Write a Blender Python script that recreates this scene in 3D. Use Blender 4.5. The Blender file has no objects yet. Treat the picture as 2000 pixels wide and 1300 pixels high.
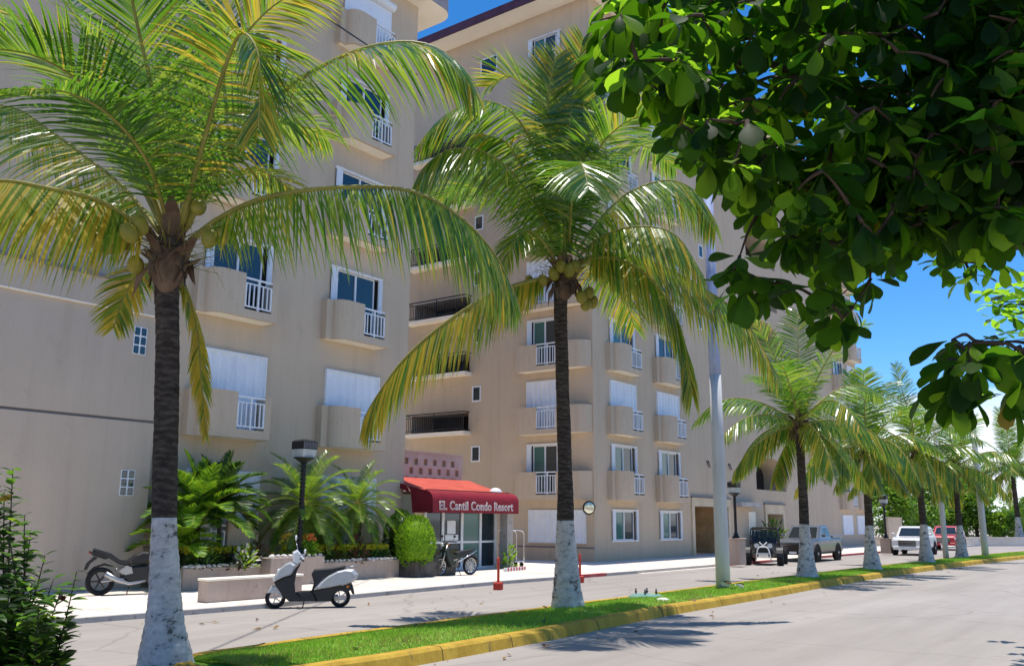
import bpy, bmesh, math, random
from math import sin, cos, pi, radians, sqrt, atan2
from mathutils import Vector, Matrix, noise, Quaternion

R = random.Random(7)
V = Vector
sc = bpy.context.scene
COL = sc.collection
UP = V((0, 0, 1))

# ------------------------------------------------------------------ camera
FPX, YAW, PITCH, ROLL, CAMH = 1761.15, radians(36.727), radians(11.685), radians(.409), 1.8
_d = V((cos(YAW)*cos(PITCH), sin(YAW)*cos(PITCH), sin(PITCH)))
_r0 = V((sin(YAW), -cos(YAW), 0))
_u0 = _r0.cross(_d)
_r = cos(ROLL)*_r0 + sin(ROLL)*_u0
_u = cos(ROLL)*_u0 - sin(ROLL)*_r0
CAM = V((0, 0, CAMH))
cd = bpy.data.cameras.new('camera')
cam = bpy.data.objects.new('camera', cd)
COL.objects.link(cam)
cam.matrix_world = Matrix((( _r.x, _u.x, -_d.x, CAM.x), (_r.y, _u.y, -_d.y, CAM.y), (_r.z, _u.z, -_d.z, CAM.z), (0, 0, 0, 1)))
cd.sensor_width = 36
cd.lens = FPX/2000*36
cd.clip_start, cd.clip_end = .1, 4000
sc.camera = cam

def ray(x, y): return _d*FPX + _r*(x-1000) - _u*(y-650)
def at_d(x, y, D): return CAM + ray(x, y)*(D/FPX)
def at_z(x, y, z=0.0):
    v = ray(x, y); return CAM + v*((z-CAMH)/v.z)
def at_y(x, y, Y):
    v = ray(x, y); return CAM + v*(Y/v.y)
def at_x(x, y, X):
    v = ray(x, y); return CAM + v*(X/v.x)
def depth(p): return (p-CAM).dot(_d)

# ------------------------------------------------------------------ materials
def new_mat(name):
    m = bpy.data.materials.new(name); m.use_nodes = True
    nt = m.node_tree
    return m, nt, nt.nodes['Principled BSDF']
def N(nt, typ, **kw):
    n = nt.nodes.new(typ)
    for k, v in kw.items():
        if k in n.inputs: n.inputs[k].default_value = v
        else: setattr(n, k, v)
    return n
def c4(c): return (c[0], c[1], c[2], 1)
def noisy(name, c1, c2, scale=3.0, rough=.8, bump=0., bscale=30., detail=6., stretch=(1, 1, 1), c3=None, s3=20., lo=.35, hi=.65, spec=.3, metal=0., bdist=.02):
    """two-tone noise colour, optional third speckle colour, bump"""
    m, nt, b = new_mat(name)
    L = nt.links
    tc = N(nt, 'ShaderNodeTexCoord'); mp = N(nt, 'ShaderNodeMapping'); mp.inputs['Scale'].default_value = stretch
    L.new(tc.outputs['Object'], mp.inputs['Vector'])
    nz = N(nt, 'ShaderNodeTexNoise', Scale=scale, Detail=detail, Roughness=.6)
    L.new(mp.outputs[0], nz.inputs['Vector'])
    cr = N(nt, 'ShaderNodeValToRGB'); cr.color_ramp.elements[0].position = lo; cr.color_ramp.elements[1].position = hi
    cr.color_ramp.elements[0].color = c4(c1); cr.color_ramp.elements[1].color = c4(c2)
    L.new(nz.outputs['Fac'], cr.inputs['Fac'])
    out = cr.outputs[0]
    if c3 is not None:
        n3 = N(nt, 'ShaderNodeTexNoise', Scale=s3, Detail=4., Roughness=.7)
        L.new(mp.outputs[0], n3.inputs['Vector'])
        r3 = N(nt, 'ShaderNodeValToRGB'); r3.color_ramp.elements[0].position = .58; r3.color_ramp.elements[1].position = .72
        L.new(n3.outputs['Fac'], r3.inputs['Fac'])
        mx = N(nt, 'ShaderNodeMixRGB'); mx.inputs['Color2'].default_value = c4(c3)
        L.new(r3.outputs[0], mx.inputs['Fac']); L.new(out, mx.inputs['Color1']); out = mx.outputs[0]
    L.new(out, b.inputs['Base Color'])
    b.inputs['Roughness'].default_value = rough; b.inputs['Specular IOR Level'].default_value = spec; b.inputs['Metallic'].default_value = metal
    if bump:
        nb = N(nt, 'ShaderNodeTexNoise', Scale=bscale, Detail=5., Roughness=.65)
        L.new(mp.outputs[0], nb.inputs['Vector'])
        bp = N(nt, 'ShaderNodeBump', Strength=bump, Distance=bdist)
        L.new(nb.outputs['Fac'], bp.inputs['Height']); L.new(bp.outputs[0], b.inputs['Normal'])
    return m
def plain(name, c, rough=.5, metal=0., spec=.5, coat=0.):
    m, nt, b = new_mat(name)
    tc = N(nt, 'ShaderNodeTexCoord'); nz = N(nt, 'ShaderNodeTexNoise', Scale=9., Detail=4.)
    nt.links.new(tc.outputs['Object'], nz.inputs['Vector'])
    hs = N(nt, 'ShaderNodeMixRGB'); hs.inputs['Color1'].default_value = c4([q*.86 for q in c]); hs.inputs['Color2'].default_value = c4([min(1, q*1.1) for q in c])
    nt.links.new(nz.outputs['Fac'], hs.inputs['Fac']); nt.links.new(hs.outputs[0], b.inputs['Base Color'])
    b.inputs['Roughness'].default_value = rough; b.inputs['Metallic'].default_value = metal; b.inputs['Specular IOR Level'].default_value = spec
    if coat: b.inputs['Coat Weight'].default_value = coat; b.inputs['Coat Roughness'].default_value = .05
    return m
def leaf_mat(name, c1, c2, trans, tw=.4, rough=.35, spec=.5, scale=1.5):
    m, nt, b = new_mat(name); L = nt.links
    tc = N(nt, 'ShaderNodeTexCoord'); nz = N(nt, 'ShaderNodeTexNoise', Scale=scale, Detail=3.)
    L.new(tc.outputs['Object'], nz.inputs['Vector'])
    cr = N(nt, 'ShaderNodeValToRGB'); cr.color_ramp.elements[0].position = .35; cr.color_ramp.elements[1].position = .65
    cr.color_ramp.elements[0].color = c4(c1); cr.color_ramp.elements[1].color = c4(c2)
    L.new(nz.outputs['Fac'], cr.inputs['Fac']); L.new(cr.outputs[0], b.inputs['Base Color'])
    b.inputs['Roughness'].default_value = rough; b.inputs['Specular IOR Level'].default_value = spec
    t = N(nt, 'ShaderNodeBsdfTranslucent'); t.inputs['Color'].default_value = c4(trans)
    mx = N(nt, 'ShaderNodeMixShader'); mx.inputs['Fac'].default_value = tw
    L.new(b.outputs[0], mx.inputs[1]); L.new(t.outputs[0], mx.inputs[2])
    L.new(mx.outputs[0], nt.nodes['Material Output'].inputs['Surface'])
    return m

M = {}
M['stucco'] = noisy('stucco', (.575, .455, .33), (.62, .495, .365), .35, .9, .45, 22., stretch=(1, 1, .45), c3=(.54, .425, .305), s3=2.2, spec=.15, bdist=.015)
M['stucco_left'] = noisy('stucco_left', (.525, .43, .335), (.57, .465, .37), .5, .9, .5, 16., stretch=(1, 1, .5), c3=(.49, .395, .31), s3=1.6, spec=.15, bdist=.015)
M['cream'] = noisy('cream_with_bounce', (.92, .84, .70), (.95, .88, .75), 1.2, .85, .1, 30., spec=.2)  # cream trim; soffits get it to put bounced light into their colour
M['groove'] = plain('groove_shade', (.20, .19, .2), .9)  # shade of the annex groove put into a dark grey, reused on trims
M['white'] = plain('white_paint', (.80, .81, .83), .45)
M['shutter'] = noisy('shutter_white', (.76, .79, .84), (.84, .86, .9), 1.5, .5, spec=.4)
M['glass'] = plain('window_glass', (.012, .03, .042), .04, spec=.9)
M['glass2'] = plain('curtained_glass', (.05, .16, .14), .08, spec=.8)
M['glass3'] = plain('dim_glass', (.05, .06, .06), .06, spec=.8)
M['maroon'] = noisy('maroon_fascia', (.075, .03, .05), (.11, .045, .07), 2., .7)
M['fascia_grey'] = noisy('grey_fascia', (.3, .27, .29), (.38, .33, .33), 2., .8)
M['iron'] = plain('black_iron', (.012, .012, .013), .45)
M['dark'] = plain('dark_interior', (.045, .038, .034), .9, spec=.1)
M['sand'] = noisy('sandstone', (.42, .27, .13), (.58, .40, .22), 1.3, .8, .2, 14., c3=(.36, .22, .10), s3=4.)
M['sandlite'] = noisy('sandstone_frame', (.60, .48, .32), (.70, .58, .42), 1.5, .8, .15, 14.)
M['pink'] = noisy('pink_block', (.47, .40, .32), (.55, .48, .40), 3., .85, .2, 20.)
M['awn_top'] = noisy('awning_sunlit_canvas', (.46, .07, .045), (.56, .10, .065), 1.4, .7, .1, 60.)  # same canvas in lighter red: sun on the slope put into the colour
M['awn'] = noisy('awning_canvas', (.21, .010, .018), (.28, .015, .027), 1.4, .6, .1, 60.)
M['letter'] = plain('letter_white', (.82, .76, .76), .6)
M['road_old'] = noisy('road', (.33, .305, .285), (.40, .37, .345), .22, .92, .5, 90., detail=9., c3=(.285, .262, .245), s3=1.1, spec=.15, stretch=(.45, 1, 1), bdist=.012)
M['walk'] = noisy('sidewalk', (.68, .60, .51), (.80, .73, .64), .5, .9, .3, 40., c3=(.55, .45, .36), s3=1.7, spec=.15)
M['kerbstone'] = noisy('kerbstone', (.40, .37, .34), (.52, .48, .45), 1.2, .9, .3, 30., c3=(.2, .18, .17), s3=5.)
M['redkerb'] = noisy('red_kerb_paint', (.46, .07, .08), (.52, .15, .14), 2., .8, .2, 30., c3=(.5, .42, .37), s3=5.)
M['yellow'] = noisy('yellow_kerb_paint', (.40, .245, .028), (.56, .365, .05), 1.2, .85, .7, 9., stretch=(2.2, 2.2, .5), c3=(.22, .15, .05), s3=2.2)
M['soil'] = noisy('lawn_soil', (.13, .27, .025), (.19, .35, .04), 2.5, .95, .6, 60., c3=(.2, .25, .05), s3=5.)
M['earth'] = noisy('earth', (.30, .26, .20), (.40, .35, .28), .05, .95, .3, 5.)
M['concrete'] = noisy('pole_concrete', (.50, .50, .48), (.62, .62, .60), 1.3, .85, .25, 25., stretch=(2, 2, .35), c3=(.42, .43, .42), s3=4.)
M['bluepaint'] = noisy('peeling_blue_paint', (.20, .22, .42), (.40, .47, .62), 2.2, .85, .25, 25., stretch=(3, 3, .35), c3=(.55, .55, .58), s3=4.)
M['teal'] = noisy('teal_paint', (.13, .26, .22), (.22, .38, .34), 4., .8, .2, 30., c3=(.34, .36, .33), s3=6.)
M['redpaint'] = noisy('red_post_paint', (.50, .045, .03), (.60, .08, .05), 4., .7)
M['bark'] = None
M['kerbjoint'] = plain('kerb_joint_dirt', (.10, .075, .035), .95)
M['drygrass'] = leaf_mat('dry_grass_blade', (.34, .33, .08), (.44, .40, .11), (.45, .45, .1), .35, .6, .3, 1.2)
M['planter'] = noisy('planter_wall', (.46, .36, .30), (.54, .43, .36), 1.0, .9, .3, 20., c3=(.40, .31, .26), s3=2.)
M['stone'] = noisy('white_stone', (.62, .57, .52), (.78, .74, .70), 5., .9, .4, 12.)
M['blackplastic'] = plain('black_plastic', (.010, .010, .011), .45)
M['seat'] = plain('black_seat', (.022, .022, .024), .55)
M['rubber'] = plain('tyre_rubber', (.02, .02, .021), .85, spec=.2)
M['silver'] = plain('silver_paint', (.55, .57, .60), .25, .55, coat=.6)
M['scooter'] = plain('scooter_silver', (.50, .51, .52), .28, .15, coat=.5)
M['whitecar'] = plain('white_car_paint', (.80, .80, .80), .25, coat=.7)
M['redcar'] = plain('red_car_paint', (.55, .015, .02), .25, coat=.7)
M['truck'] = plain('silver_blue_paint', (.115, .135, .16), .28, .1, coat=.7)
M['chrome'] = plain('chrome', (.7, .7, .72), .15, 1.)
M['alloy'] = plain('alloy', (.42, .42, .43), .35, .8)
M['carglass'] = plain('car_glass', (.015, .022, .026), .04, spec=.9)
M['lens'] = plain('lamp_lens', (.7, .72, .75), .1, spec=.8)
M['redlens'] = plain('red_lens', (.45, .01, .01), .2)
M['amber'] = plain('amber_lens', (.7, .2, .015), .25)
M['darkgreen'] = plain('dark_green_panel', (.022, .03, .024), .35)
M['mirror'] = plain('mirror_glass', (.75, .75, .6), .12, .7)
M['lampglass'] = noisy('frosted_lamp_glass', (.42, .46, .46), (.55, .58, .57), 3., .3)
M['skin'] = plain('skin', (.32, .17, .1), .6)
M['jeans'] = plain('blue_jeans', (.06, .10, .2), .9)
M['shirt'] = plain('blue_shirt', (.12, .2, .4), .9)
M['twig'] = noisy('twig_bark', (.045, .028, .02), (.085, .055, .04), 4., .9, .3, 20.)
M['frondrib'] = noisy('frond_rib', (.22, .20, .04), (.34, .30, .07), 2., .5)
M['sheath'] = noisy('palm_fibre', (.09, .055, .035), (.20, .13, .085), 5., .95, .6, 30., stretch=(1, 1, .3))
M['coconut'] = noisy('coconut_husk', (.20, .18, .025), (.34, .28, .04), 3., .45)
M['palm_g'] = leaf_mat('palm_leaf_green', (.022, .066, .009), (.048, .125, .015), (.22, .48, .022), .38, .24, .7)
M['palm_l'] = leaf_mat('palm_leaf_light', (.08, .15, .016), (.15, .22, .025), (.46, .62, .05), .44, .26, .7)
M['palm_y'] = leaf_mat('palm_leaf_yellow', (.34, .26, .02), (.50, .37, .035), (.75, .60, .06), .42, .4, .4)
M['palm_b'] = leaf_mat('palm_leaf_dry', (.22, .12, .03), (.34, .20, .05), (.4, .25, .06), .25, .6, .3)
M['almond'] = leaf_mat('almond_leaf', (.004, .012, .003), (.008, .025, .005), (.17, .45, .009), .34, .55, .12, 2.)
M['almond_l'] = leaf_mat('almond_leaf_backlit', (.05, .12, .012), (.09, .17, .016), (.46, .82, .03), .58, .5, .2, 2.)  # glow of sun through leaves put into a brighter lime leaf colour
M['almond_y'] = leaf_mat('almond_leaf_old', (.16, .15, .02), (.22, .12, .02), (.6, .42, .04), .4, .45, .4, 2.)
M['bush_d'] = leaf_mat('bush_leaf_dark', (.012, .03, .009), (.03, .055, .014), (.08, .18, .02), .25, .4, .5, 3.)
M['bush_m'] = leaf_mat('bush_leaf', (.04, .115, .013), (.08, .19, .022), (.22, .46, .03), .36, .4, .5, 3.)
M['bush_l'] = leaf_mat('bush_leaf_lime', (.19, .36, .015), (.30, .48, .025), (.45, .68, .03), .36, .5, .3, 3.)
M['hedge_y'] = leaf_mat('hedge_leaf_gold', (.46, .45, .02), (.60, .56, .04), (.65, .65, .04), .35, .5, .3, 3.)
M['tree_m'] = leaf_mat('tree_leaf', (.045, .115, .013), (.09, .18, .022), (.22, .45, .03), .36, .4, .5, .6)
M['tree_l'] = leaf_mat('tree_leaf_light', (.14, .25, .02), (.22, .34, .03), (.36, .56, .04), .36, .4, .5, .6)
M['croton'] = leaf_mat('croton_leaf', (.05, .015, .015), (.12, .03, .02), (.2, .05, .03), .25, .4)
M['flower_o'] = leaf_mat('orange_flower', (.7, .13, .03), (.75, .22, .05), (.7, .25, .06), .3, .6)
M['flower_y'] = leaf_mat('yellow_flower', (.65, .45, .05), (.7, .5, .08), (.7, .5, .06), .3, .6)
M['grass'] = leaf_mat('grass_blade', (.22, .44, .03), (.33, .55, .05), (.4, .68, .06), .4, .55, .3, 1.2)

def bark_mat():
    m, nt, b = new_mat('palm_bark'); L = nt.links
    tc = N(nt, 'ShaderNodeTexCoord')
    wv = N(nt, 'ShaderNodeTexWave', bands_direction='Z', Scale=3.8, Distortion=7., Detail=4.); wv.inputs['Detail Scale'].default_value = 1.3
    nz = N(nt, 'ShaderNodeTexNoise', Scale=7., Detail=8., Roughness=.75); mpb = N(nt, 'ShaderNodeMapping'); mpb.inputs['Scale'].default_value = (.7, .7, 2.2); L.new(tc.outputs['Object'], mpb.inputs['Vector'])
    L.new(tc.outputs['Object'], wv.inputs['Vector']); L.new(mpb.outputs[0], nz.inputs['Vector'])
    m1 = N(nt, 'ShaderNodeMath', operation='MULTIPLY'); m1.inputs[1].default_value = .10; L.new(wv.outputs['Fac'], m1.inputs[0])
    mm = N(nt, 'ShaderNodeMath', operation='MULTIPLY_ADD'); mm.inputs[1].default_value = .9; L.new(nz.outputs['Fac'], mm.inputs[0]); L.new(m1.outputs[0], mm.inputs[2])
    cr = N(nt, 'ShaderNodeValToRGB'); e = cr.color_ramp.elements
    e[0].position = .30; e[0].color = (.018, .014, .012, 1); e[1].position = .72; e[1].color = (.135, .11, .09, 1)
    k = e.new(.47); k.color = (.05, .039, .033, 1)
    L.new(mm.outputs[0], cr.inputs['Fac']); L.new(cr.outputs[0], b.inputs['Base Color'])
    b.inputs['Roughness'].default_value = .95; b.inputs['Specular IOR Level'].default_value = .15
    bp = N(nt, 'ShaderNodeBump', Strength=.9, Distance=.03); L.new(mm.outputs[0], bp.inputs['Height']); L.new(bp.outputs[0], b.inputs['Normal'])
    return m
M['bark'] = bark_mat()
def road_mat():
    m, nt, b = new_mat('worn_road'); L = nt.links
    tc = N(nt, 'ShaderNodeTexCoord')
    def nz(scale, st, det=6., rough=.6):
        mp = N(nt, 'ShaderNodeMapping'); mp.inputs['Scale'].default_value = st; L.new(tc.outputs['Object'], mp.inputs['Vector'])
        n = N(nt, 'ShaderNodeTexNoise', Scale=scale, Detail=det, Roughness=rough); L.new(mp.outputs[0], n.inputs['Vector']); return n.outputs['Fac']
    def ramp(f, a, ca, b_, cb):
        r = N(nt, 'ShaderNodeValToRGB'); r.color_ramp.elements[0].position = a; r.color_ramp.elements[1].position = b_; r.color_ramp.elements[0].color = c4(ca); r.color_ramp.elements[1].color = c4(cb); L.new(f, r.inputs['Fac']); return r.outputs[0]
    def mix(t, f, c1, c2):
        x = N(nt, 'ShaderNodeMixRGB', blend_type=t)
        for s, v in ((0, f), (1, c1), (2, c2)):
            if hasattr(v, 'links'): L.new(v, x.inputs[s])
            else: x.inputs[s].default_value = v
        return x.outputs[0]
    col = ramp(nz(.25, (.4, 1, 1), 8.), .34, (.345, .313, .285), .66, (.415, .378, .345))
    col = mix('MULTIPLY', .42, col, ramp(nz(.9, (.10, 1.6, 1), 4.), .38, (.80, .79, .78), .58, (1.04, 1.03, 1.02)))      # tyre tracks along the street
    col = mix('MULTIPLY', .5, col, ramp(nz(1.3, (.5, 1, 1), 8., .7), .30, (.74, .72, .70), .42, (1, 1, 1)))              # patches
    col = mix('MULTIPLY', .6, col, ramp(nz(70., (1, 1, 1), 3., .8), .35, (.74, .73, .72), .65, (1.1, 1.1, 1.1)))           # grit
    vo = N(nt, 'ShaderNodeTexVoronoi', feature='DISTANCE_TO_EDGE', Scale=.22)
    ad = N(nt, 'ShaderNodeMixRGB', blend_type='ADD'); ad.inputs[0].default_value = .35
    n3 = N(nt, 'ShaderNodeTexNoise', Scale=1.2, Detail=6.); L.new(tc.outputs['Object'], n3.inputs['Vector']); L.new(tc.outputs['Object'], ad.inputs[1]); L.new(n3.outputs['Color'], ad.inputs[2]); L.new(ad.outputs[0], vo.inputs['Vector'])
    col = mix('MULTIPLY', .38, col, ramp(vo.outputs['Distance'], .0015, (.45, .43, .42), .006, (1, 1, 1)))               # cracks
    vs = N(nt, 'ShaderNodeTexVoronoi', Scale=.55); L.new(tc.outputs['Object'], vs.inputs['Vector'])
    col = mix('MULTIPLY', .5, col, ramp(vs.outputs['Distance'], .02, (.55, .53, .52), .10, (1, 1, 1)))                   # drips
    L.new(col, b.inputs['Base Color']); b.inputs['Roughness'].default_value = .92; b.inputs['Specular IOR Level'].default_value = .15
    bp = N(nt, 'ShaderNodeBump', Strength=.5, Distance=.012); L.new(nz(90., (1, 1, 1), 5.), bp.inputs['Height']); L.new(bp.outputs[0], b.inputs['Normal'])
    return m
M['road'] = road_mat()
def streaks(key, amt=.5):
    """rain streaks and faded patches over an existing two-tone paint"""
    m = M[key]; nt = m.node_tree; L = nt.links; b = nt.nodes['Principled BSDF']
    src = b.inputs['Base Color'].links[0].from_socket
    tc = N(nt, 'ShaderNodeTexCoord')
    for sc_, st, lo, hi, c in ((1.0, (2.6, 2.6, .10), .36, .52, (.84, .83, .82)), (.16, (1, 1, 1.4), .40, .60, (.90, .89, .89)), (7., (1.6, 1.6, .3), .30, .42, (.90, .89, .88))):
        mp = N(nt, 'ShaderNodeMapping'); mp.inputs['Scale'].default_value = st; L.new(tc.outputs['Object'], mp.inputs['Vector'])
        n = N(nt, 'ShaderNodeTexNoise', Scale=sc_, Detail=7., Roughness=.65); L.new(mp.outputs[0], n.inputs['Vector'])
        r = N(nt, 'ShaderNodeValToRGB'); r.color_ramp.elements[0].position = lo; r.color_ramp.elements[1].position = hi; r.color_ramp.elements[0].color = c4(c); r.color_ramp.elements[1].color = (1, 1, 1, 1); L.new(n.outputs['Fac'], r.inputs['Fac'])
        x = N(nt, 'ShaderNodeMixRGB', blend_type='MULTIPLY'); x.inputs[0].default_value = amt; L.new(src, x.inputs[1]); L.new(r.outputs[0], x.inputs[2]); src = x.outputs[0]
    L.new(src, b.inputs['Base Color'])
streaks('stucco', .42); streaks('stucco_left', .42); streaks('planter', .8); streaks('concrete', .6); streaks('walk', .35)
def painted_mat():
    m, nt, b = new_mat('whitewashed_bark'); L = nt.links
    tc = N(nt, 'ShaderNodeTexCoord')
    nz = N(nt, 'ShaderNodeTexNoise', Scale=5.5, Detail=8., Roughness=.72)
    mp = N(nt, 'ShaderNodeMapping'); mp.inputs['Scale'].default_value = (1, 1, 1.5)
    L.new(tc.outputs['Object'], mp.inputs['Vector']); L.new(mp.outputs[0], nz.inputs['Vector'])
    cr = N(nt, 'ShaderNodeValToRGB'); e = cr.color_ramp.elements
    e[0].position = .385; e[0].color = (.085, .075, .065, 1); e[1].position = .45; e[1].color = (.44, .42, .40, 1)
    k = e.new(.68); k.color = (.66, .63, .59, 1)
    L.new(nz.outputs['Fac'], cr.inputs['Fac']); L.new(cr.outputs[0], b.inputs['Base Color'])
    b.inputs['Roughness'].default_value = .9; b.inputs['Specular IOR Level'].default_value = .2
    wv = N(nt, 'ShaderNodeTexWave', bands_direction='Z', Scale=2.6, Distortion=4., Detail=4.)
    L.new(tc.outputs['Object'], wv.inputs['Vector'])
    bp = N(nt, 'ShaderNodeBump', Strength=.3, Distance=.015); L.new(nz.outputs['Fac'], bp.inputs['Height']); L.new(bp.outputs[0], b.inputs['Normal'])
    return m
M['whitewash'] = painted_mat()

# ------------------------------------------------------------------ mesh builder
class MB:
    def __init__(s): s.v = []; s.f = []; s.m = []; s.sm = []
    def vert(s, p): s.v.append(tuple(p)); return len(s.v)-1
    def face(s, idx, mat=0, smooth=False): s.f.append(idx); s.m.append(mat); s.sm.append(smooth)
    def poly(s, pts, mat=0, smooth=False):
        b = len(s.v); s.v.extend(tuple(p) for p in pts); s.face(list(range(b, b+len(pts))), mat, smooth)
    def box(s, a, b, mat=0, T=None):
        x0, y0, z0 = a; x1, y1, z1 = b
        p = [V(q) for q in ((x0, y0, z0), (x1, y0, z0), (x1, y1, z0), (x0, y1, z0), (x0, y0, z1), (x1, y0, z1), (x1, y1, z1), (x0, y1, z1))]
        if T is not None: p = [T @ q for q in p]
        k = len(s.v); s.v.extend(tuple(q) for q in p)
        for f in ((0, 3, 2, 1), (4, 5, 6, 7), (0, 1, 5, 4), (1, 2, 6, 5), (2, 3, 7, 6), (3, 0, 4, 7)): s.face([k+i for i in f], mat)
    def bbox(s, a, b, r=.02, mat=0, T=None):
        """box with chamfered edges: three stacked rings"""
        x0, y0, z0 = a; x1, y1, z1 = b
        def ring(z, i): return [V(q) for q in ((x0+r, y0+i, z), (x1-r, y0+i, z), (x1-i, y0+r, z), (x1-i, y1-r, z), (x1-r, y1-i, z), (x0+r, y1-i, z), (x0+i, y1-r, z), (x0+i, y0+r, z))]
        s.loft([ring(z0, r), ring(z0+r, 0), ring(z1-r, 0), ring(z1, r)], mat, T=T)
    def loft(s, rings, mat=0, closed=True, caps=True, smooth=False, T=None):
        n = len(rings[0]); k = len(s.v)
        for rg in rings:
            for q in rg: s.v.append(tuple(T @ V(q)) if T is not None else tuple(q))
        for i in range(len(rings)-1):
            for j in range(n if closed else n-1):
                a = k+i*n+j; b = k+i*n+(j+1) % n
                s.face([a, b, b+n, a+n], mat, smooth)
        if caps and closed:
            s.face([k+j for j in reversed(range(n))], mat); s.face([k+(len(rings)-1)*n+j for j in range(n)], mat)
    def tube(s, path, rad, seg=8, mat=0, smooth=True, caps=True, jit=0.):
        path = [V(p) for p in path]; n = len(path)
        if not hasattr(rad, '__len__'): rad = [rad]*n
        T = [(path[min(i+1, n-1)]-path[max(i-1, 0)]).normalized() for i in range(n)]
        a = V((0, 0, 1)) if abs(T[0].z) < .9 else V((1, 0, 0))
        U = (a-T[0]*a.dot(T[0])).normalized(); rings = []
        for i in range(n):
            U = (U-T[i]*U.dot(T[i])).normalized(); W = T[i].cross(U)
            rings.append([path[i]+(U*cos(2*pi*j/seg)+W*sin(2*pi*j/seg))*rad[i]*(1+(R.uniform(-jit, jit) if jit else 0)) for j in range(seg)])
        s.loft(rings, mat, True, caps, smooth)
    def cyl(s, p0, p1, r0, r1=None, seg=12, mat=0, smooth=True): s.tube([p0, p1], [r0, r0 if r1 is None else r1], seg, mat, smooth)
    def lathe(s, prof, seg=16, mat=0, T=None, smooth=True, caps=True):
        s.loft([[V((r*cos(2*pi*j/seg), r*sin(2*pi*j/seg), z)) for j in range(seg)] for r, z in prof], mat, True, caps, smooth, T)
    def ell(s, c, rx, ry=None, rz=None, mat=0, seg=12, rings=8, T=None):
        ry = rx if ry is None else ry; rz = rx if rz is None else rz
        rg = []
        for i in range(rings+1):
            t = pi*i/rings; q = max(sin(t), .02)
            rg.append([V((c[0]+rx*q*cos(2*pi*j/seg), c[1]+ry*q*sin(2*pi*j/seg), c[2]-rz*cos(t))) for j in range(seg)])
        s.loft(rg, mat, True, True, True, T)
    def slab(s, poly, hw, k=.88, mat=0, y0=0., T=None, smooth=False):
        """side outline (x,z) given a rounded thickness along y"""
        cx = sum(p[0] for p in poly)/len(poly); cz = sum(p[1] for p in poly)/len(poly)
        def ring(y, q): return [V((cx+(p[0]-cx)*q, y0+y, cz+(p[1]-cz)*q)) for p in poly]
        s.loft([ring(hw, k), ring(hw*.72, 1), ring(-hw*.72, 1), ring(-hw, k)], mat, True, True, smooth, T)
    def build(s, name, mats, parent=None, off=None):
        me = bpy.data.meshes.new(name)
        vv = s.v if off is None else [(p[0]-off[0], p[1]-off[1], p[2]-off[2]) for p in s.v]
        me.from_pydata(vv, [], s.f)
        for m in (mats if isinstance(mats, (list, tuple)) else [mats]): me.materials.append(M[m] if isinstance(m, str) else m)
        me.polygons.foreach_set('material_index', s.m); me.polygons.foreach_set('use_smooth', s.sm)
        me.update()
        o = bpy.data.objects.new(name, me); COL.objects.link(o)
        if parent is not None: o.parent = parent
        return o

def tag(o, label=None, cat=None, group=None, kind=None):
    if label: o['label'] = label
    if cat: o['category'] = cat
    if group: o['group'] = group
    if kind: o['kind'] = kind
    return o
def empty(name, loc=(0, 0, 0), rz=0., label=None, cat=None, group=None):
    o = bpy.data.objects.new(name, None); COL.objects.link(o); o.location = loc; o.rotation_euler = (0, 0, rz)
    o.empty_display_size = .3
    return tag(o, label, cat, group)
KIDS = {}
def copy_tree(o, parent=None):
    c = o.copy(); COL.objects.link(c)
    if parent is not None: c.parent = parent
    for ch in [q for q in o.children]: copy_tree(ch, c)
    return c
def link_copy(o, parent, loc, rz=0.):
    c = copy_tree(o, parent); c.location = loc; c.rotation_euler = (0, 0, rz); return c
def catmull(P, n):
    P = [V(p) for p in P]; Q = [P[0]*2-P[1]]+P+[P[-1]*2-P[-2]]; out = []
    m = len(P)-1
    for i in range(n+1):
        t = i/n*m; k = min(int(t), m-1); t -= k
        a, b, c, d = Q[k:k+4]
        out.append(.5*((2*b)+(c-a)*t+(2*a-5*b+4*c-d)*t*t+(3*b-a-3*c+d)*t**3))
    return out
# ------------------------------------------------------------------ ground, road, pavement
ZW = .08
def sheet(name, pts, z, mat, kind='structure'):
    m = MB(); m.poly([(x, y, z) for x, y in pts]); return tag(m.build(name, mat), kind=kind)
sheet('ground', [(-900, -900), (1500, -900), (1500, 1500), (-900, 1500)], -.05, 'earth')
def grid_sheet(name, x0, x1, y0, y1, z, mat):
    return sheet(name, [(x0, y0), (x1, y0), (x1, y1), (x0, y1)], z, mat)
grid_sheet('road', -60, 140, -1.2, 17, 0., 'road')
# near pavement, behind the camera's feet
m = MB(); m.box((-60, -12, -.05), (140, -1.2, .1)); tag(m.build('near_pavement', 'walk'), kind='structure')
KERB = [(-30, 15.75), (8.6, 15.6), (12.3, 15.4), (15.1, 15.75), (20.7, 16.05), (22.8, 16.0), (27, 15.85), (30, 15.8), (34, 15.75), (37, 15.7), (44, 15.6), (54.6, 15.45), (66, 15.2), (80, 14.2), (100, 11.), (130, 4.)]
def strip(pa, pb, z0, z1, mat, name, mats, kind='structure'):
    """solid strip between two polylines"""
    m = MB()
    rings = [[V((a[0], a[1], z0)), V((a[0], a[1], z1)), V((b[0], b[1], z1)), V((b[0], b[1], z0))] for a, b in zip(pa, pb)]
    m.loft(rings, 0); return tag(m.build(name, mats), kind=kind)
def dens(P, n=6):
    Q = catmull([(x, y, 0) for x, y in P], n*(len(P)-1)); return [(P[min(i//n, len(P)-2)][0]+(P[min(i//n, len(P)-2)+1][0]-P[min(i//n, len(P)-2)][0])*(i/n-min(i//n, len(P)-2)), p.y) for i, p in enumerate(Q)]
KD = dens(KERB)
strip(KD, [(x, y+.16) for x, y in KD], -.04, ZW+.012, 0, 'kerb', 'kerbstone')
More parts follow.
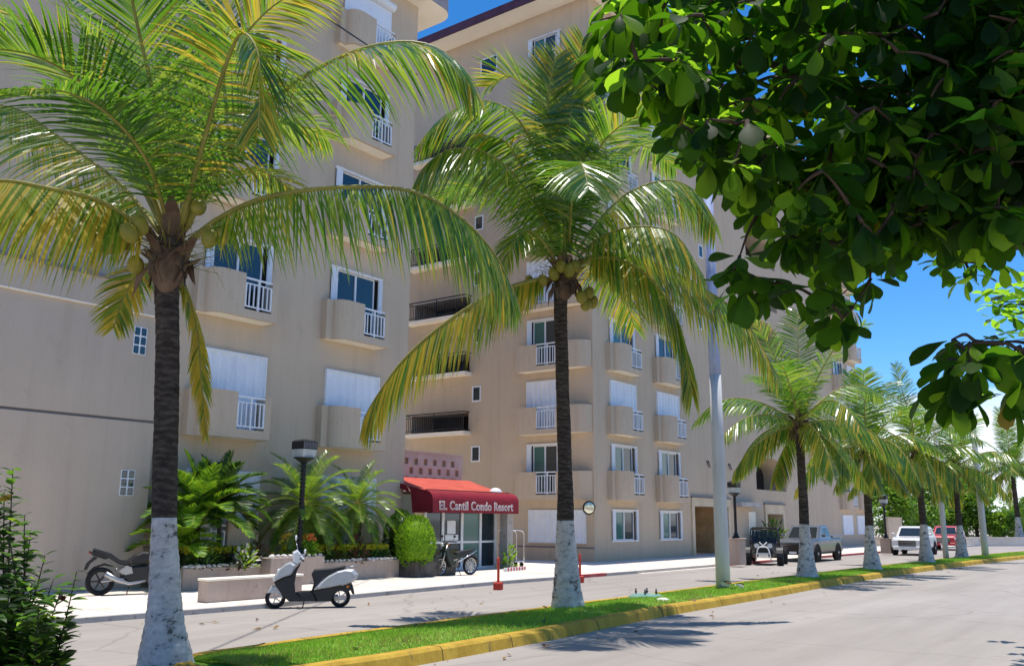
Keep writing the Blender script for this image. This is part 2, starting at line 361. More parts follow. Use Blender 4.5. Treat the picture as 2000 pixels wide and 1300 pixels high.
strip([(x, y+.16) for x, y in KD], [(x, 60.) for x, y in KD], -.04, ZW, 0, 'sidewalk', 'walk')
# red painted stretches of kerb: a skin just proud of the stone
def red(xa, xb):
    q = [p for p in dens(KERB, 40) if xa <= p[0] <= xb]
    strip([(x, y-.006) for x, y in q], [(x, y+.17) for x, y in q], -.03, ZW+.018, 0, 'red_kerb', 'redkerb')
red(24.6, 26.6); red(35.0, 41.0); red(46.5, 60.)
# expansion joints in the sidewalk
for i, x in enumerate((9.5, 13.4, 17.4, 21.3, 25.2, 29.2, 33.1, 37., 41.)):
    m = MB(); m.box((x, 16.2, ZW-.02), (x+.018, 19.0, ZW+.004)); tag(m.build('sidewalk_joint', 'kerbstone'), kind='structure')
# white smooth driveway ramp
m = MB(); m.loft([[V((28.6, 15.62, .004)), V((28.2, 18.6, ZW+.008))], [V((30., 15.6, .006)), V((30., 19.3, ZW+.012))], [V((34.6, 15.5, .006)), V((34.6, 20.3, ZW+.012))], [V((35.2, 15.52, .004)), V((35.6, 20.3, ZW+.008))]], 0, False)
tag(m.build('driveway_ramp', 'walk'), kind='structure')

# median: kerb ring, lawn
NEAR = [(7.3, 8.12), (8.9, 8.06), (12, 8.14), (14.2, 8.3), (16.6, 8.42), (21.6, 8.46), (27.7, 8.6), (38.6, 8.35), (53.4, 7.4), (70, 5.6), (95, 1.2), (120, -5)]
FAR = [(7.2, 10.2), (8.9, 10.28), (12, 10.34), (14.2, 10.35), (16.6, 10.36), (21.6, 10.4), (27.7, 10.42), (38.6, 10.12), (53.4, 9.5), (70, 7.8), (95, 3.4), (120, -3)]
ND, FD = dens(NEAR, 8), dens(FAR, 8)
def off(P, d):
    out = []
    for i, p in enumerate(P):
        a = P[max(i-1, 0)]; b = P[min(i+1, len(P)-1)]; t = V((b[0]-a[0], b[1]-a[1], 0)).normalized()
        out.append((p[0]-t.y*d, p[1]+t.x*d))
    return out
KH = .17
NOSE = [(7.3-1.05*sin(a), 9.16-1.04*cos(a)) for a in [pi*i/14 for i in range(1, 14)]]
OUT = list(reversed(ND))+NOSE+FD            # outer outline seen from above
def rounded_kerb(P, side, name):
    m = MB(); rings = []
    i1, i2, i3 = off(P, side*.05), off(P, side*.09), off(P, side*.26)
    for k, (a, b, c, d) in enumerate(zip(P, i1, i2, i3)):
        j = .006*noise.noise(V((a[0]*1.7, a[1]*1.7, 3)))+.012*noise.noise(V((a[0]*.4, 2, 3)))
        rings.append([V((a[0], a[1], -.03)), V((b[0], b[1], KH-.035+j)), V((c[0], c[1], KH+j)), V((d[0], d[1], KH+j)), V((d[0], d[1], .0))])
    m.loft(rings, 0, smooth=False); return tag(m.build(name, 'yellow'), kind='structure')
ring_pts = OUT
rounded_kerb(ring_pts, -1, 'median_kerb')
m = MB(); x_ = 8.3; i1, i2, i3 = off(ring_pts, -.044), off(ring_pts, -.086), off(ring_pts, -.262); acc = 0.; nxt = .7
for k in range(len(ND)):                 # joints and cracks between the kerb blocks
    if k and ND[k][0] > 55: break
for k in range(len(ring_pts)-1):
    a, b = ring_pts[k], ring_pts[k+1]; L_ = sqrt((b[0]-a[0])**2+(b[1]-a[1])**2)
    while acc+L_ > nxt and L_ > 1e-6:
        t = (nxt-acc)/L_; g = .0055/L_; sk = R.uniform(-.03, .03)/L_
        def sec(t, tt):
            P_ = lambda A, B, u: (A[0]+(B[0]-A[0])*u, A[1]+(B[1]-A[1])*u)
            o_, p_, q_ = P_(a, b, t), P_(i1[k], i1[k+1], tt), P_(i3[k], i3[k+1], tt); jj = .006*noise.noise(V((o_[0]*1.7, o_[1]*1.7, 3)))+.012*noise.noise(V((o_[0]*.4, 2, 3))); r_ = P_(i2[k], i2[k+1], tt)
            oo = (o_[0]+(o_[0]-p_[0])*.08, o_[1]+(o_[1]-p_[1])*.08)
            return [V((oo[0], oo[1], -.02)), V((p_[0], p_[1], KH-.033+jj)), V((r_[0], r_[1], KH+.003+jj)), V((q_[0], q_[1], KH+.003+jj)), V((q_[0], q_[1], .02))]
        if a[0] < 60: m.loft([sec(t-g, t+sk-g), sec(t+g, t+sk+g)], 0)
        nxt += R.uniform(.5, 3.2)
    acc += L_
tag(m.build('median_kerb_joints', 'kerbjoint'), kind='structure')
m = MB(); na, fa = off(ND, .24), off(FD, -.24)
rings = []
for a, b in zip(na, fa):
    rings.append([V((a[0]+(b[0]-a[0])*t, a[1]+(b[1]-a[1])*t, KH-.03+.05*sin(pi*t)+.012*noise.noise(V((a[0], a[1]+2*t, 0))))) for t in [i/6 for i in range(7)]])
m.loft(rings, 0, False, smooth=True)
nz = [(7.32-.8*sin(a), 9.16-.8*cos(a), KH-.03) for a in [pi*i/14 for i in range(15)]]
m.poly(list(reversed(nz)))
tag(m.build('median_lawn', 'soil'), kind='structure')
# grass blades: nobody could count them
m = MB()
def lawn_at(x):
    for i in range(len(na)-1):
        if na[i][0] <= x <= na[i+1][0]:
            t = (x-na[i][0])/(na[i+1][0]-na[i][0]); a = na[i][1]+(na[i+1][1]-na[i][1])*t; b = fa[i][1]+(fa[i+1][1]-fa[i][1])*t; return a, b
    return None
for i in range(52000):
    x = 6.75+(R.random()**1.9)*52
    if x < 7.35:
        hh = .78*sqrt(max(0, 1-((7.32-x)/.8)**2)); a, b = 9.16-hh, 9.16+hh
    else:
        ab = lawn_at(x)
        if not ab: continue
        a, b = ab
    t = R.random(); y = a+(b-a)*t
    z = KH-.035+.05*sin(pi*t)
    far = 1+max(0, x-12)*.035
    h = R.uniform(.028, .06)*(1+.4*noise.noise(V((x*1.3, y*1.3, 0)))); w = R.uniform(.006, .011)*far
    an = R.uniform(0, 2*pi); dx, dy = cos(an)*w, sin(an)*w; lx, ly = R.uniform(-.03, .03), R.uniform(-.03, .03)
    k = len(m.v); m.v.extend([(x-dx, y-dy, z), (x+dx, y+dy, z), (x+lx, y+ly, z+h)]); m.face([k, k+1, k+2], 1 if R.random() < .17+.9*max(0, noise.noise(V((x*.5, y*1.2, 7)))) else 0)
tag(m.build('median_grass', ['grass', 'drygrass']), 'short bright green grass covering the long road median', 'grass', kind='stuff')

# ------------------------------------------------------------------ the hotel
YF1, YF2, YL = 21.5, 20.5, 21.2
XC1, XP, XE = 22.72, 33.42, 73.3
def wall(m, O, right, inward, x0, x1, z0, z1, holes, dep=.14, mat=0):
    xs = sorted({x0, x1, *[h[0] for h in holes], *[h[1] for h in holes]}); zs = sorted({z0, z1, *[h[2] for h in holes], *[h[3] for h in holes]})
    xs = [x for x in xs if x0 <= x <= x1]; zs = [z for z in zs if z0 <= z <= z1]
    P = lambda x, y, z: O+right*x+inward*y+UP*z
    for i in range(len(xs)-1):
        for j in range(len(zs)-1):
            cx, cz = (xs[i]+xs[i+1])/2, (zs[j]+zs[j+1])/2
            if any(h[0] < cx < h[1] and h[2] < cz < h[3] for h in holes): continue
            m.poly([P(xs[i], 0, zs[j]), P(xs[i+1], 0, zs[j]), P(xs[i+1], 0, zs[j+1]), P(xs[i], 0, zs[j+1])], mat)
    for h in holes:
        a, b, c, d = h[:4]; q = h[4] if len(h) > 4 else dep
        m.poly([P(a, 0, c), P(a, 0, d), P(a, q, d), P(a, q, c)], mat); m.poly([P(b, 0, c), P(b, q, c), P(b, q, d), P(b, 0, d)], mat)
        m.poly([P(a, 0, d), P(b, 0, d), P(b, q, d), P(a, q, d)], mat); m.poly([P(a, 0, c), P(a, q, c), P(b, q, c), P(b, 0, c)], mat)

# templates (local: x right, y inward, z up; origin at wall face, left end of window, slab underside)
TW = 2.25           # window width
TPL = {}
def hide_tpl(o): TPL[o.name] = o
def railing(m, x0, x1, y, z0, z1, n, mat=0, r=.016):
    m.box((x0, y-.025, z1-.05), (x1, y+.025, z1), mat); m.box((x0, y-.015, z1-.19), (x1, y+.015, z1-.155), mat); m.box((x0, y-.018, z0+.06), (x1, y+.018, z0+.1), mat)
    for i in range(n):
        x = x0+(x1-x0)*i/(n-1); w = r if i not in (0, n-1, n//2) else r*1.5
        xa = min(max(x-w, x0), x1-2*w)
        m.box((xa, y-w, z0+(0 if i == n//2 else .1)), (xa+2*w, y+w, z1-(.05 if i == n//2 else .19)), mat)
def bay(name, mirror=False):
    """curved parapet balcony with railing gap; the returned object is a template kept out of the scene"""
    m = MB(); D = .62
    pl = [(-.30, 0), (-.30, -.25), (-.05, -.25), (-.035, -.36), (.02, -.46), (.11, -.545), (.24, -.605), (.40, -.63), (.6, -.625), (.8, -.62), (.98, -.62)]
    pr = [(1.92, -.62), (2.12, -.62), (2.18, -.56), (2.18, 0)]
    th = .1
    def inner(P):
        out = []
        for i, p in enumerate(P):
            a = P[max(i-1, 0)]; b = P[min(i+1, len(P)-1)]; t = V((b[0]-a[0], b[1]-a[1], 0)).normalized(); out.append((p[0]-t.y*th, p[1]+t.x*th))
        return out
    full = pl+[(1.45, -.62)]+pr
    # base band (slab edge) under everything
    def shell(P, z0, z1):
        I = inner(P)
        m.loft([[V((a[0], a[1], z0)), V((a[0], a[1], z1)), V((b[0], b[1], z1)), V((b[0], b[1], z0))] for a, b in zip(P, I)], 0, smooth=False)
    shell(full, .0, .24); shell(pl, .24, 1.27); shell(pr, .24, 1.20)
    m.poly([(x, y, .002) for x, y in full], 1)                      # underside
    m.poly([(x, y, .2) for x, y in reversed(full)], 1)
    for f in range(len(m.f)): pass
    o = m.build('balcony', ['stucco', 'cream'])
    r_ = MB(); railing(r_, .985, 1.915, -.59, .25, 1.17, 7); k = r_.build('railing', 'white', o)
    return o
def window_open(ground=False, pane='glass', w=TW, h=2.2, z0=.2, st=.26):
    m = MB(); f = .05; z1 = z0+h
    m.box((-.04, -.06, z1), (w+.04, .0, z1+.05)); m.box((-.04, -.1, z1+.05), (w+.04, 0, z1+.07))
    a, b = st, w-st; y0, y1 = .03, .09
    m.box((a, y0, z0), (a+f, y1, z1)); m.box((b-f, y0, z0), (b, y1, z1)); m.box((a+f, y0, z1-f), (b-f, y1, z1)); m.box((a+f, y0, z0), (b-f, y1, z0+f))
    c = (a+b)/2; m.box((c-.035, y0-.012, z0+f), (c+.035, y1, z1-f))
    if ground: m.box((-.06, -.05, z0-.06), (w+.06, .0, z0))
    o = m.build('window', 'white')
    g = MB(); g.box((a+f, .06, z0+f), (c-.035, .066, z1-f), 0); g.box((c+.035, .055, z0+f), (b-f, .061, z1-f), 1)
    g.build('pane', [pane, 'glass3' if pane == 'glass2' else pane], o)
    for x0, wd in ((-.02, st+.0), (w-st*.62, st*.62+.02)):
        s_ = MB(); n = 4
        for i in range(n):
            t0 = x0+wd*i/n; t1 = x0+wd*(i+1)/n; ya = -.02 if i % 2 else -.09; yb = -.09 if i % 2 else -.02
            s_.loft([[V((t0, ya, z0)), V((t1, yb, z0)), V((t1, yb+.03, z0)), V((t0, ya+.03, z0))], [V((t0, ya, z1)), V((t1, yb, z1)), V((t1, yb+.03, z1)), V((t0, ya+.03, z1))]], 0)
        s_.build('folded_shutter', 'shutter', o)
    return o
def window_shut(w=TW, h=2.2, z0=.2):
    m = MB(); z1 = z0+h
    m.loft([[V((a_, y_, z_)) for a_, z_ in ((-.05, z0-.04), (w+.05, z0-.04), (w+.05, z1+.06), (-.05, z1+.06))]+[V((a_, y_, z_)) for a_, z_ in ((-.05, z0-.04),)]+[V((a_, y_, z_)) for a_, z_ in ((0, z0), (0, z1), (w, z1), (w, z0), (0, z0))] for y_ in (-.1, -.001)], 0)
    o = m.build('window', 'white')
    s_ = MB(); n = 28; pts = [(w*i/n, -.075 if i % 4 in (0, 1) else -.02) for i in range(n+1)]
    s_.loft([[V((x, y, z0)), V((x, y, z1))] for x, y in pts], 0, False)
    s_.loft([[V((x, y+.012, z0)), V((x, y+.012, z1))] for x, y in pts], 0, False)
    s_.build('shutter', 'shutter', o); return o
T_bay = bay('balcony'); T_open = window_open(); T_open2 = window_open(pane='glass2'); T_shut = window_shut()
T_gopen = window_open(True, 'glass2', TW, 1.27, .0, .24); T_shutg = window_shut(TW, 1.3, 0.)
def small_window(w, h):
    m = MB(); f = .07
    m.box((-f, -.03, -f), (w+f, .0, 0)); m.box((-f, -.03, h), (w+f, 0, h+f)); m.box((-f, -.03, 0), (0, 0, h)); m.box((w, -.03, 0), (w+f, 0, h))
    o = m.build('small_window', 'white'); g = MB(); g.box((0, -.012, 0), (w, -.004, h)); g.build('pane', 'glass', o); return o
T_small = small_window(.40, .62); T_small2 = small_window(.95, .85)
def top_bay_shut():
    m = MB(); m.lathe([(.16, -.03), (.17, 0), (.17, TW), (.16, TW+.03)], 14, 0, Matrix.Translation((0, -.12, 2.5)) @ Matrix.Rotation(pi/2, 4, 'Y')); o = m.build('window', 'white')
    s_ = MB(); s_.box((0, -.06, .2), (TW, -.02, 2.4)); s_.build('shutter', 'shutter', o); return o
T_roll = top_bay_shut()

RT_F, IN_F = V((1, 0, 0)), V((0, 1, 0))
RT_P, IN_P = V((0, -1, 0)), V((1, 0, 0))

# --- left wing
W1 = empty('condo_wing', (XC1, YF1, 0), 0, 'tall tan apartment wing on the left with stacked curved balconies', 'building')
o1 = V((XC1, YF1, 0))
F1S = [3.95+3.39*i for i in range(5)]       # slab undersides
cols1 = [14.37, 19.02]
holes = []
for x in cols1:
    for s_ in F1S: holes.append((x, x+TW, s_+.2, s_+2.4))
    holes.append((x, x+TW, .75, 3.0))
m = MB(); wall(m, V((0, YF1, 0)), RT_F, IN_F, -14, XC1, 0, 20.8, holes)
wall(m, V((XC1, YF1, 0)), V((0, 1, 0)), V((-1, 0, 0)), 0, 16, 0, 20.8, [])
m.poly([(-14, YF1, 20.8), (XC1, YF1, 20.8), (XC1, YF1+16, 20.8), (-14, YF1+16, 20.8)])
m.poly([(-14, YF1+16, 0), (-14, YF1+16, 20.8), (XC1, YF1+16, 20.8), (XC1, YF1+16, 0)])
m.poly([(-14, YF1, 0), (-14, YF1, 20.8), (-14, YF1+16, 20.8), (-14, YF1+16, 0)])
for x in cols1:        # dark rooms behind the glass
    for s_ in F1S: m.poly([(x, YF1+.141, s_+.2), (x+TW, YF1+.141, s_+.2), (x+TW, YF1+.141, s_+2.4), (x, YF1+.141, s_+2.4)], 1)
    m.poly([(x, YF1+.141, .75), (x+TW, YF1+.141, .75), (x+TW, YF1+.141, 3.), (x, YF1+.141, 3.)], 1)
m.build('wall', ['stucco', 'dark'], W1, o1)
# roof slab with rounded corner
m = MB(); ex = XC1+1.3; ey = YF1-.75; r = .7
out = [(-15, YF1+17), (-15, ey)]+[(ex-r+r*sin(a), ey+r-r*cos(a)) for a in [pi/2*i/6 for i in range(7)]]+[(ex, YF1+17)]
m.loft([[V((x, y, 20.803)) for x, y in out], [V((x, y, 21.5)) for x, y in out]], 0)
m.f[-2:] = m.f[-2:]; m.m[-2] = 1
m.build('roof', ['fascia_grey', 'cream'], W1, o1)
st1 = {0: ['s', 's'], 1: ['o', 'o'], 2: ['o', 'o'], 3: ['o', 'o'], 4: ['r', 'r']}
for ci, x in enumerate(cols1):
    for k, s_ in enumerate(F1S):
        link_copy(T_bay, W1, V((x, YF1, s_))-o1)
        t = st1[k][ci]; link_copy({'s': T_shut, 'o': T_open, 'r': T_roll}[t], W1, V((x, YF1, s_))-o1)
    w_ = link_copy(T_shut, W1, V((x, YF1, .62))-o1)
# ground floor terraces under the bays
for x in cols1:
    m = MB(); m.box((x+.95, YF1-.62, 0), (x+1.95, YF1-.5, 1.72)); m.build('terrace_wall', 'stucco', W1, o1); m = MB(); m.box((x-.4, YF1-.62, 0), (x-.2, YF1-.003, 1.72)); m.build('terrace_wall', 'stucco', W1, o1)
    m = MB(); railing(m, x-.15, x+.9, YF1-.55, .75, 1.62, 8); m.build('railing', 'white', W1, o1)
# --- low block at far left
W0 = empty('annex_building', (13.08, YL, 0), 0, 'low windowless tan block at the left end of the street', 'building')
o0 = V((13.08, YL, 0)); m = MB()
zt, zb, zg = 7.62, 6.92, 4.15
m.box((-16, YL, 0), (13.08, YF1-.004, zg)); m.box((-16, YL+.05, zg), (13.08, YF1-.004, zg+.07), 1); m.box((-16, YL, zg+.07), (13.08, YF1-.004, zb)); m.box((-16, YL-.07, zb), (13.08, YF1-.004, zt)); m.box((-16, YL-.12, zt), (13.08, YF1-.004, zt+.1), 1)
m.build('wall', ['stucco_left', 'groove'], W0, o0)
m = MB(); m.box((-16, YL-.074, zb-.03), (13.08, YL-.002, zb-.002)); m.build('cornice_strip', 'cream', W0, o0)
for (px0, py0, px1, py1) in ((258, 641, 288, 690), (232, 918, 264, 967)):
    a = at_y(px0, py1, YL); b = at_y(px1, py0, YL); m = MB(); w, h = b.x-a.x, b.z-a.z
    m.box((a.x, YL-.015, a.z), (b.x, YL+.02, b.z)); o = m.build('glass_block_window', 'white', W0, o0)
    g = MB()
    for i in range(2):
        for j in range(3):
            g.bbox((a.x+w*(i+.1)/2, YL-.03, a.z+h*(j+.08)/3), (a.x+w*(i+.9)/2, YL+.0, a.z+h*(j+.92)/3), .015)
    g.build('pane', 'glass', o, o0)
# --- right wing (corner at XP, YF2)
W2 = empty('condo_tower', (XP, YF2, 0), 0, 'long nine storey tan condominium with maroon roof edge behind the entrance', 'building')
o2 = V((XP, YF2, 0))
ZT2 = [2.21+2.86*i for i in range(9)]       # window heads; slab underside = head - 2.4
cols2 = [34.85, 39.3]; cols3 = [67.4, 70.9]
holes = []; backs = []
for x in cols2+cols3:
    for i, z in enumerate(ZT2):
        h = (x, x+TW, (z-2.2 if i else z-1.27), z); holes.append(h); backs.append(h)
# ground openings
pa, pb = at_y(1347, 985, YF2), at_y(1412, 1085, YF2)
PX0, PX1, PZ = 43.0, 47.2, 2.55
holes.append((PX0, PX1, 0, PZ, 2.2))
DX0, DX1, DZ = at_y(1496, 1000, YF2).x, at_y(1527, 1000, YF2).x, at_y(1500, 1003, YF2).z
holes.append((DX0, DX1, 0, DZ, 1.2))
arches = []
a0, a1 = at_y(1478, 955, YF2), at_y(1536, 955, YF2)
for k in (1, 4, 5, 6, 7):
    zb_ = a0.z+2.86*(k-1)
    arches.append((a0.x, a1.x, zb_, zb_+1.95)); holes.append((a0.x, a1.x, zb_, zb_+1.95, 1.5))
m = MB(); wall(m, V((0, YF2, 0)), RT_F, IN_F, XP, XE, 0, 26.4, holes)
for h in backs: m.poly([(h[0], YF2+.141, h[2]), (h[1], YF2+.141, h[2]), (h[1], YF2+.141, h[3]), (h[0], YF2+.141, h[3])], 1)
for (xa, xb, za, zc) in arches:         # rounded head of each loggia opening, and its dark back
    n = 12; cx = (xa+xb)/2; rx = (xb-xa)/2; rz = min(rx*.62, 1.1); zs = zc-rz
    arc = [(cx-rx*cos(pi*i/n), zs+rz*sin(pi*i/n)) for i in range(n+1)]
    for i in range(n):
        (x0, z0), (x1, z1) = arc[i], arc[i+1]
        m.poly([(x0, YF2, z0), (x1, YF2, z1), (x1, YF2, zc), (x0, YF2, zc)]); m.poly([(x0, YF2, z0), (x0, YF2+1.5, z0), (x1, YF2+1.5, z1), (x1, YF2, z1)])
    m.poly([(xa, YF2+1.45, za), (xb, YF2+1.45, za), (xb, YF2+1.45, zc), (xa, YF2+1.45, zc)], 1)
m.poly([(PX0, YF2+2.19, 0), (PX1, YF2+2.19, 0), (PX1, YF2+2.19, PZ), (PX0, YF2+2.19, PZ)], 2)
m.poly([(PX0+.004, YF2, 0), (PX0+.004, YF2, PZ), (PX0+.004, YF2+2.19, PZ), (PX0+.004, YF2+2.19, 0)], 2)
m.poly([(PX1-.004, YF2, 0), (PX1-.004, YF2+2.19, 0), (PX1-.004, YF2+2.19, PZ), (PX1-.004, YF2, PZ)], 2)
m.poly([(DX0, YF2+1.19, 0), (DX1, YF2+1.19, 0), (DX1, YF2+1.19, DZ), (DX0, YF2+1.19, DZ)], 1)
# the side face looking back down the street, local x = YF2 - Y
ph = []; LP = 22.
pc = YF2-23.98
for i, z in enumerate(ZT2):
    h = (pc, pc+TW-.4, (z-2.2 if i else z-1.3), z) if i else (YF2-23.85, YF2-20.95, .86, 2.18)
    ph.append(h)
bbY0, bbY1 = 31.2, 27.5
bl = [(YF2-bbY0, YF2-bbY1, ZT2[i]-1.98, ZT2[i]-1.06, 1.6) for i in range(2, 8)]
ph += bl
wall(m, V((XP, YF2, 0)), RT_P, IN_P, -LP, 0, 0, 26.4, ph)
for h in ph:
    q = h[4]-.01 if len(h) > 4 else .141
    m.poly([(XP+q, YF2-h[0], h[2]), (XP+q, YF2-h[1], h[2]), (XP+q, YF2-h[1], h[3]), (XP+q, YF2-h[0], h[3])], 1)
m.poly([(XE, YF2, 0), (XE, YF2+LP, 0), (XE, YF2+LP, 26.4), (XE, YF2, 26.4)])
m.poly([(XP, YF2+LP, 0), (XP, YF2+LP, 26.4), (XE, YF2+LP, 26.4), (XE, YF2+LP, 0)])
m.build('wall', ['stucco', 'dark', 'sand'], W2, o2)
# plinth band on the side face
m = MB(); m.box((XP-.05, YF2+.004, 0), (XP-.002, YF2+6.2, .62)); m.box((XP-.075, YF2+.004, .62), (XP-.002, YF2+6.2, .68), 1); m.build('plinth', ['stucco', 'groove'], W2, o2)
# roof: soffit slab and maroon fascia
m = MB(); e = 1.25
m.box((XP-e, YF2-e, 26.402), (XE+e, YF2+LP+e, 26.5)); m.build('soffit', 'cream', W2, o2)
m = MB(); m.box((XP-e-.06, YF2-e-.06, 26.32), (XE+e+.06, YF2-e-.003, 26.78)); m.box((XP-e-.06, YF2-e-.003, 26.32), (XP-e-.003, YF2+LP+e, 26.78)); m.box((XE+e+.003, YF2-e-.003, 26.32), (XE+e+.06, YF2+LP+e, 26.78))
m.box((XP-e-.003, YF2-e-.003, 26.504), (XE+e+.003, YF2+LP+e, 26.76)); m.build('roof_edge', 'maroon', W2, o2)
st2 = 'g o s o s o o s o'.split()
st2b = 'g p s o o s o s o'.split()
def put(t, x, z): link_copy(t, W2, V((x, YF2, z))-o2)
for ci, x in enumerate(cols2+cols3):
    for i, z in enumerate(ZT2):
        t = (st2 if ci % 2 == 0 else st2b)[i] if ci < 2 else ('s' if (i+ci) % 3 else 'o')
        if i == 0: put(T_gopen if ci < 2 else T_shutg, x, z-1.27); continue
        put(T_bay, x, z-2.4); put({'o': T_open2 if (i+ci) % 2 else T_open, 'p': T_open2, 's': T_shut}[t], x, z-2.4)
# side-face balconies: wide parapet, square left end, right end sweeping into the corner
def wide_bay():
    m = MB(); th = .1
    P = [(-.28, 0), (-.28, -.6), (.85, -.6), (1.9, -.6), (2.3, -.6), (2.75, -.57), (3.05, -.48), (3.28, -.3), (3.42, -.02)]
    def shell(P, z0, z1):
        out = []
        for i, p in enumerate(P):
            a = P[max(i-1, 0)]; b = P[min(i+1, len(P)-1)]; t = V((b[0]-a[0], b[1]-a[1], 0)).normalized(); out.append((p[0]-t.y*th, p[1]+t.x*th))
        m.loft([[V((a[0], a[1], z0)), V((a[0], a[1], z1)), V((b[0], b[1], z1)), V((b[0], b[1], z0))] for a, b in zip(P, out)], 0)
    shell(P, 0, .2); shell(P[:3], .2, 1.2); shell(P[3:], .2, 1.2)
    m.poly([(x, y, .002) for x, y in P], 1); m.poly([(x, y, .17) for x, y in reversed(P)], 1)
    o = m.build('balcony', ['stucco', 'cream']); q = MB(); railing(q, .855, 1.895, -.57, .21, 1.2, 8); q.build('railing', 'white', o); return o
T_wide = wide_bay()
T_popen = window_open(pane='glass2', w=TW-.4); T_pshut = window_shut(w=TW-.4); T_pg = window_shut(w=2.9, h=1.32, z0=0.)
stp = 'g o s o s o s o o'.split()
def putp(t, Y, z): link_copy(t, W2, V((XP, Y, z))-o2, -pi/2)
for i, z in enumerate(ZT2):
    if i == 0: putp(T_pg, 23.85, .86); continue
    putp(T_wide, 23.98, z-2.4); putp(T_popen if stp[i] == 'o' else T_pshut, 23.98, z-2.4)
    if i in (1, 2, 3, 4, 5, 6): putp(T_small, 27.22, ZT2[i]-.55+2.86*0)
putp(T_small2, 27.0, 24.2)
# black iron balconies in the recess of the side face
def black_bay():
    m = MB(); m.box((-.15, -.55, 0), (3.85, -.003, .16)); o = m.build('black_balcony', 'cream')
    q = MB(); railing(q, -.1, 3.8, -.5, .2, 1.12, 34, 0, .012)
    for x in (-.1, 3.77): q.box((x, -.5, .2), (x+.03, -.02, .24)); q.box((x, -.5, 1.08), (x+.03, -.02, 1.12))
    q.build('railing', 'iron', o); return o
T_black = black_bay()
for i in range(2, 8): putp(T_black, bbY0, ZT2[i]-2.18)
# stone frames of the ground floor openings
def stone_frame(x0, x1, zt, w, wt, nm):
    m = MB(); m.box((x0-w, YF2-.09, 0), (x0, YF2-.002, zt+wt)); m.box((x1, YF2-.09, 0), (x1+w, YF2-.002, zt+wt)); m.box((x0, YF2-.09, zt), (x1, YF2-.002, zt+wt)); m.box((x0-w-.08, YF2-.14, zt+wt), (x1+w+.08, YF2-.002, zt+wt+.08), 1)
    m.build(nm, ['sandlite', 'groove'], W2, o2)
stone_frame(PX0, PX1, PZ-.003, .28, .42, 'stone_doorway'); stone_frame(DX0, DX1, DZ-.003, .3, .55, 'stone_doorway')
a = at_y(1463, 1046, YF2); b = at_y(1474, 999, YF2); m = MB(); m.box((a.x, YF2-.05, a.z), (b.x, YF2-.002, b.z)); m.build('wall_panel', 'cream', W2, o2)
a = at_y(1432, 985, YF2); b = at_y(1471, 978, YF2); m = MB(); m.box((a.x, YF2-.5, a.z-.1), (b.x, YF2-.002, a.z+.15)); m.build('door_canopy', 'kerbstone', W2, o2)
for px, py in ((1382, 912), (1424, 917), (1609, 945)):
    p = at_y(px, py, YF2); m = MB(); m.tube([p+V((-.1, -.01, .35)), p+V((-.1, -.12, 0)), p+V((.1, -.12, 0)), p+V((.1, -.01, .35))], .022, 6); m.build('wall_bracket', 'iron', W2, o2)
for px, py in ((1365, 500), (1592, 622), (1580, 640), (1366, 640)):
    p = at_y(px, py, YF2); putp if False else link_copy(T_small, W2, V((p.x, YF2, p.z))-o2)
for t in (T_bay, T_open, T_open2, T_shut, T_gopen, T_shutg, T_small, T_small2, T_roll, T_wide, T_popen, T_pshut, T_pg, T_black):
    for c in list(t.children): bpy.data.objects.remove(c)
    bpy.data.objects.remove(t)
# low wall past the end of the building
a = at_z(1695, 1066, ZW); b = at_z(1728, 1064, ZW)
m = MB(); m.box((73.4, 18.9, 0), (77.5, 19.2, 2.1)); m.box((73.35, 18.86, 2.1), (77.55, 19.24, 2.2)); tag(m.build('garden_wall', 'stucco'), 'tall tan garden wall just past the right end of the condominium', 'wall')

# --- entrance vestibule with awning
YV, YA = 20.9, 20.0
xL, xR = at_y(845, 1000, YA).x, at_y(1013, 1000, YA).x
E = empty('entrance_lobby', (xL, YV, 0), 0, 'glazed entrance lobby with pierced pink block parapet under the red awning', 'entrance'); oE = V((xL, YV, 0))
gx0, gx1 = at_y(828, 1060, YV).x, at_y(966, 1060, YV).x
m = MB(); m.box((XC1+.3, YV+.1, 2.62), (gx1+.25, YV+4, 2.72)); m.box((gx1+.06, YV+.02, 0), (gx1+.25, YV+4, 2.618)); m.box((gx0-.5, YV, 0), (gx0-.065, YV+.9, 2.618)); m.build('wall', 'sandlite', E, oE)
m = MB(); m.box((gx1-.05, YV-.62, 0), (gx1+.30, YV-.27, 2.2)); m.build('column', 'kerbstone', E, oE)
m = MB(); m.box((gx0-.4, YV+2.6, 0), (gx1+.05, YV+2.7, 2.6)); m.build('interior', 'dark', E, oE)
m = MB()
xs = [gx0+(gx1-gx0)*t for t in (0, .235, .50, .77, 1.)]
for x in xs: m.box((x-.06, YV-.05, .1), (x+.06, YV+.05, 2.6))
m.box((gx0, YV-.04, 2.5), (gx1, YV+.04, 2.6)); m.box((gx0, YV-.035, .98), (gx1, YV+.035, 1.05)); m.box((gx0, YV-.04, .08), (gx1, YV+.04, .16))
fr = m.build('door_frame', 'white', E, oE)
for i in range(4):
    m = MB(); m.box((xs[i]+.06, YV-.004, .16), (xs[i+1]-.06, YV+.004, 2.5)); m.build('pane', 'glass2' if i == 2 else 'glass', fr, oE)
# notices behind the glass
m = MB(); m.box((xs[1]+.25, YV-.016, 1.3), (xs[1]+.7, YV-.006, 1.75)); m.box((xs[1]+.16, YV-.016, 1.08), (xs[1]+.85, YV-.006, 1.27)); m.build('notice', 'white', fr, oE)
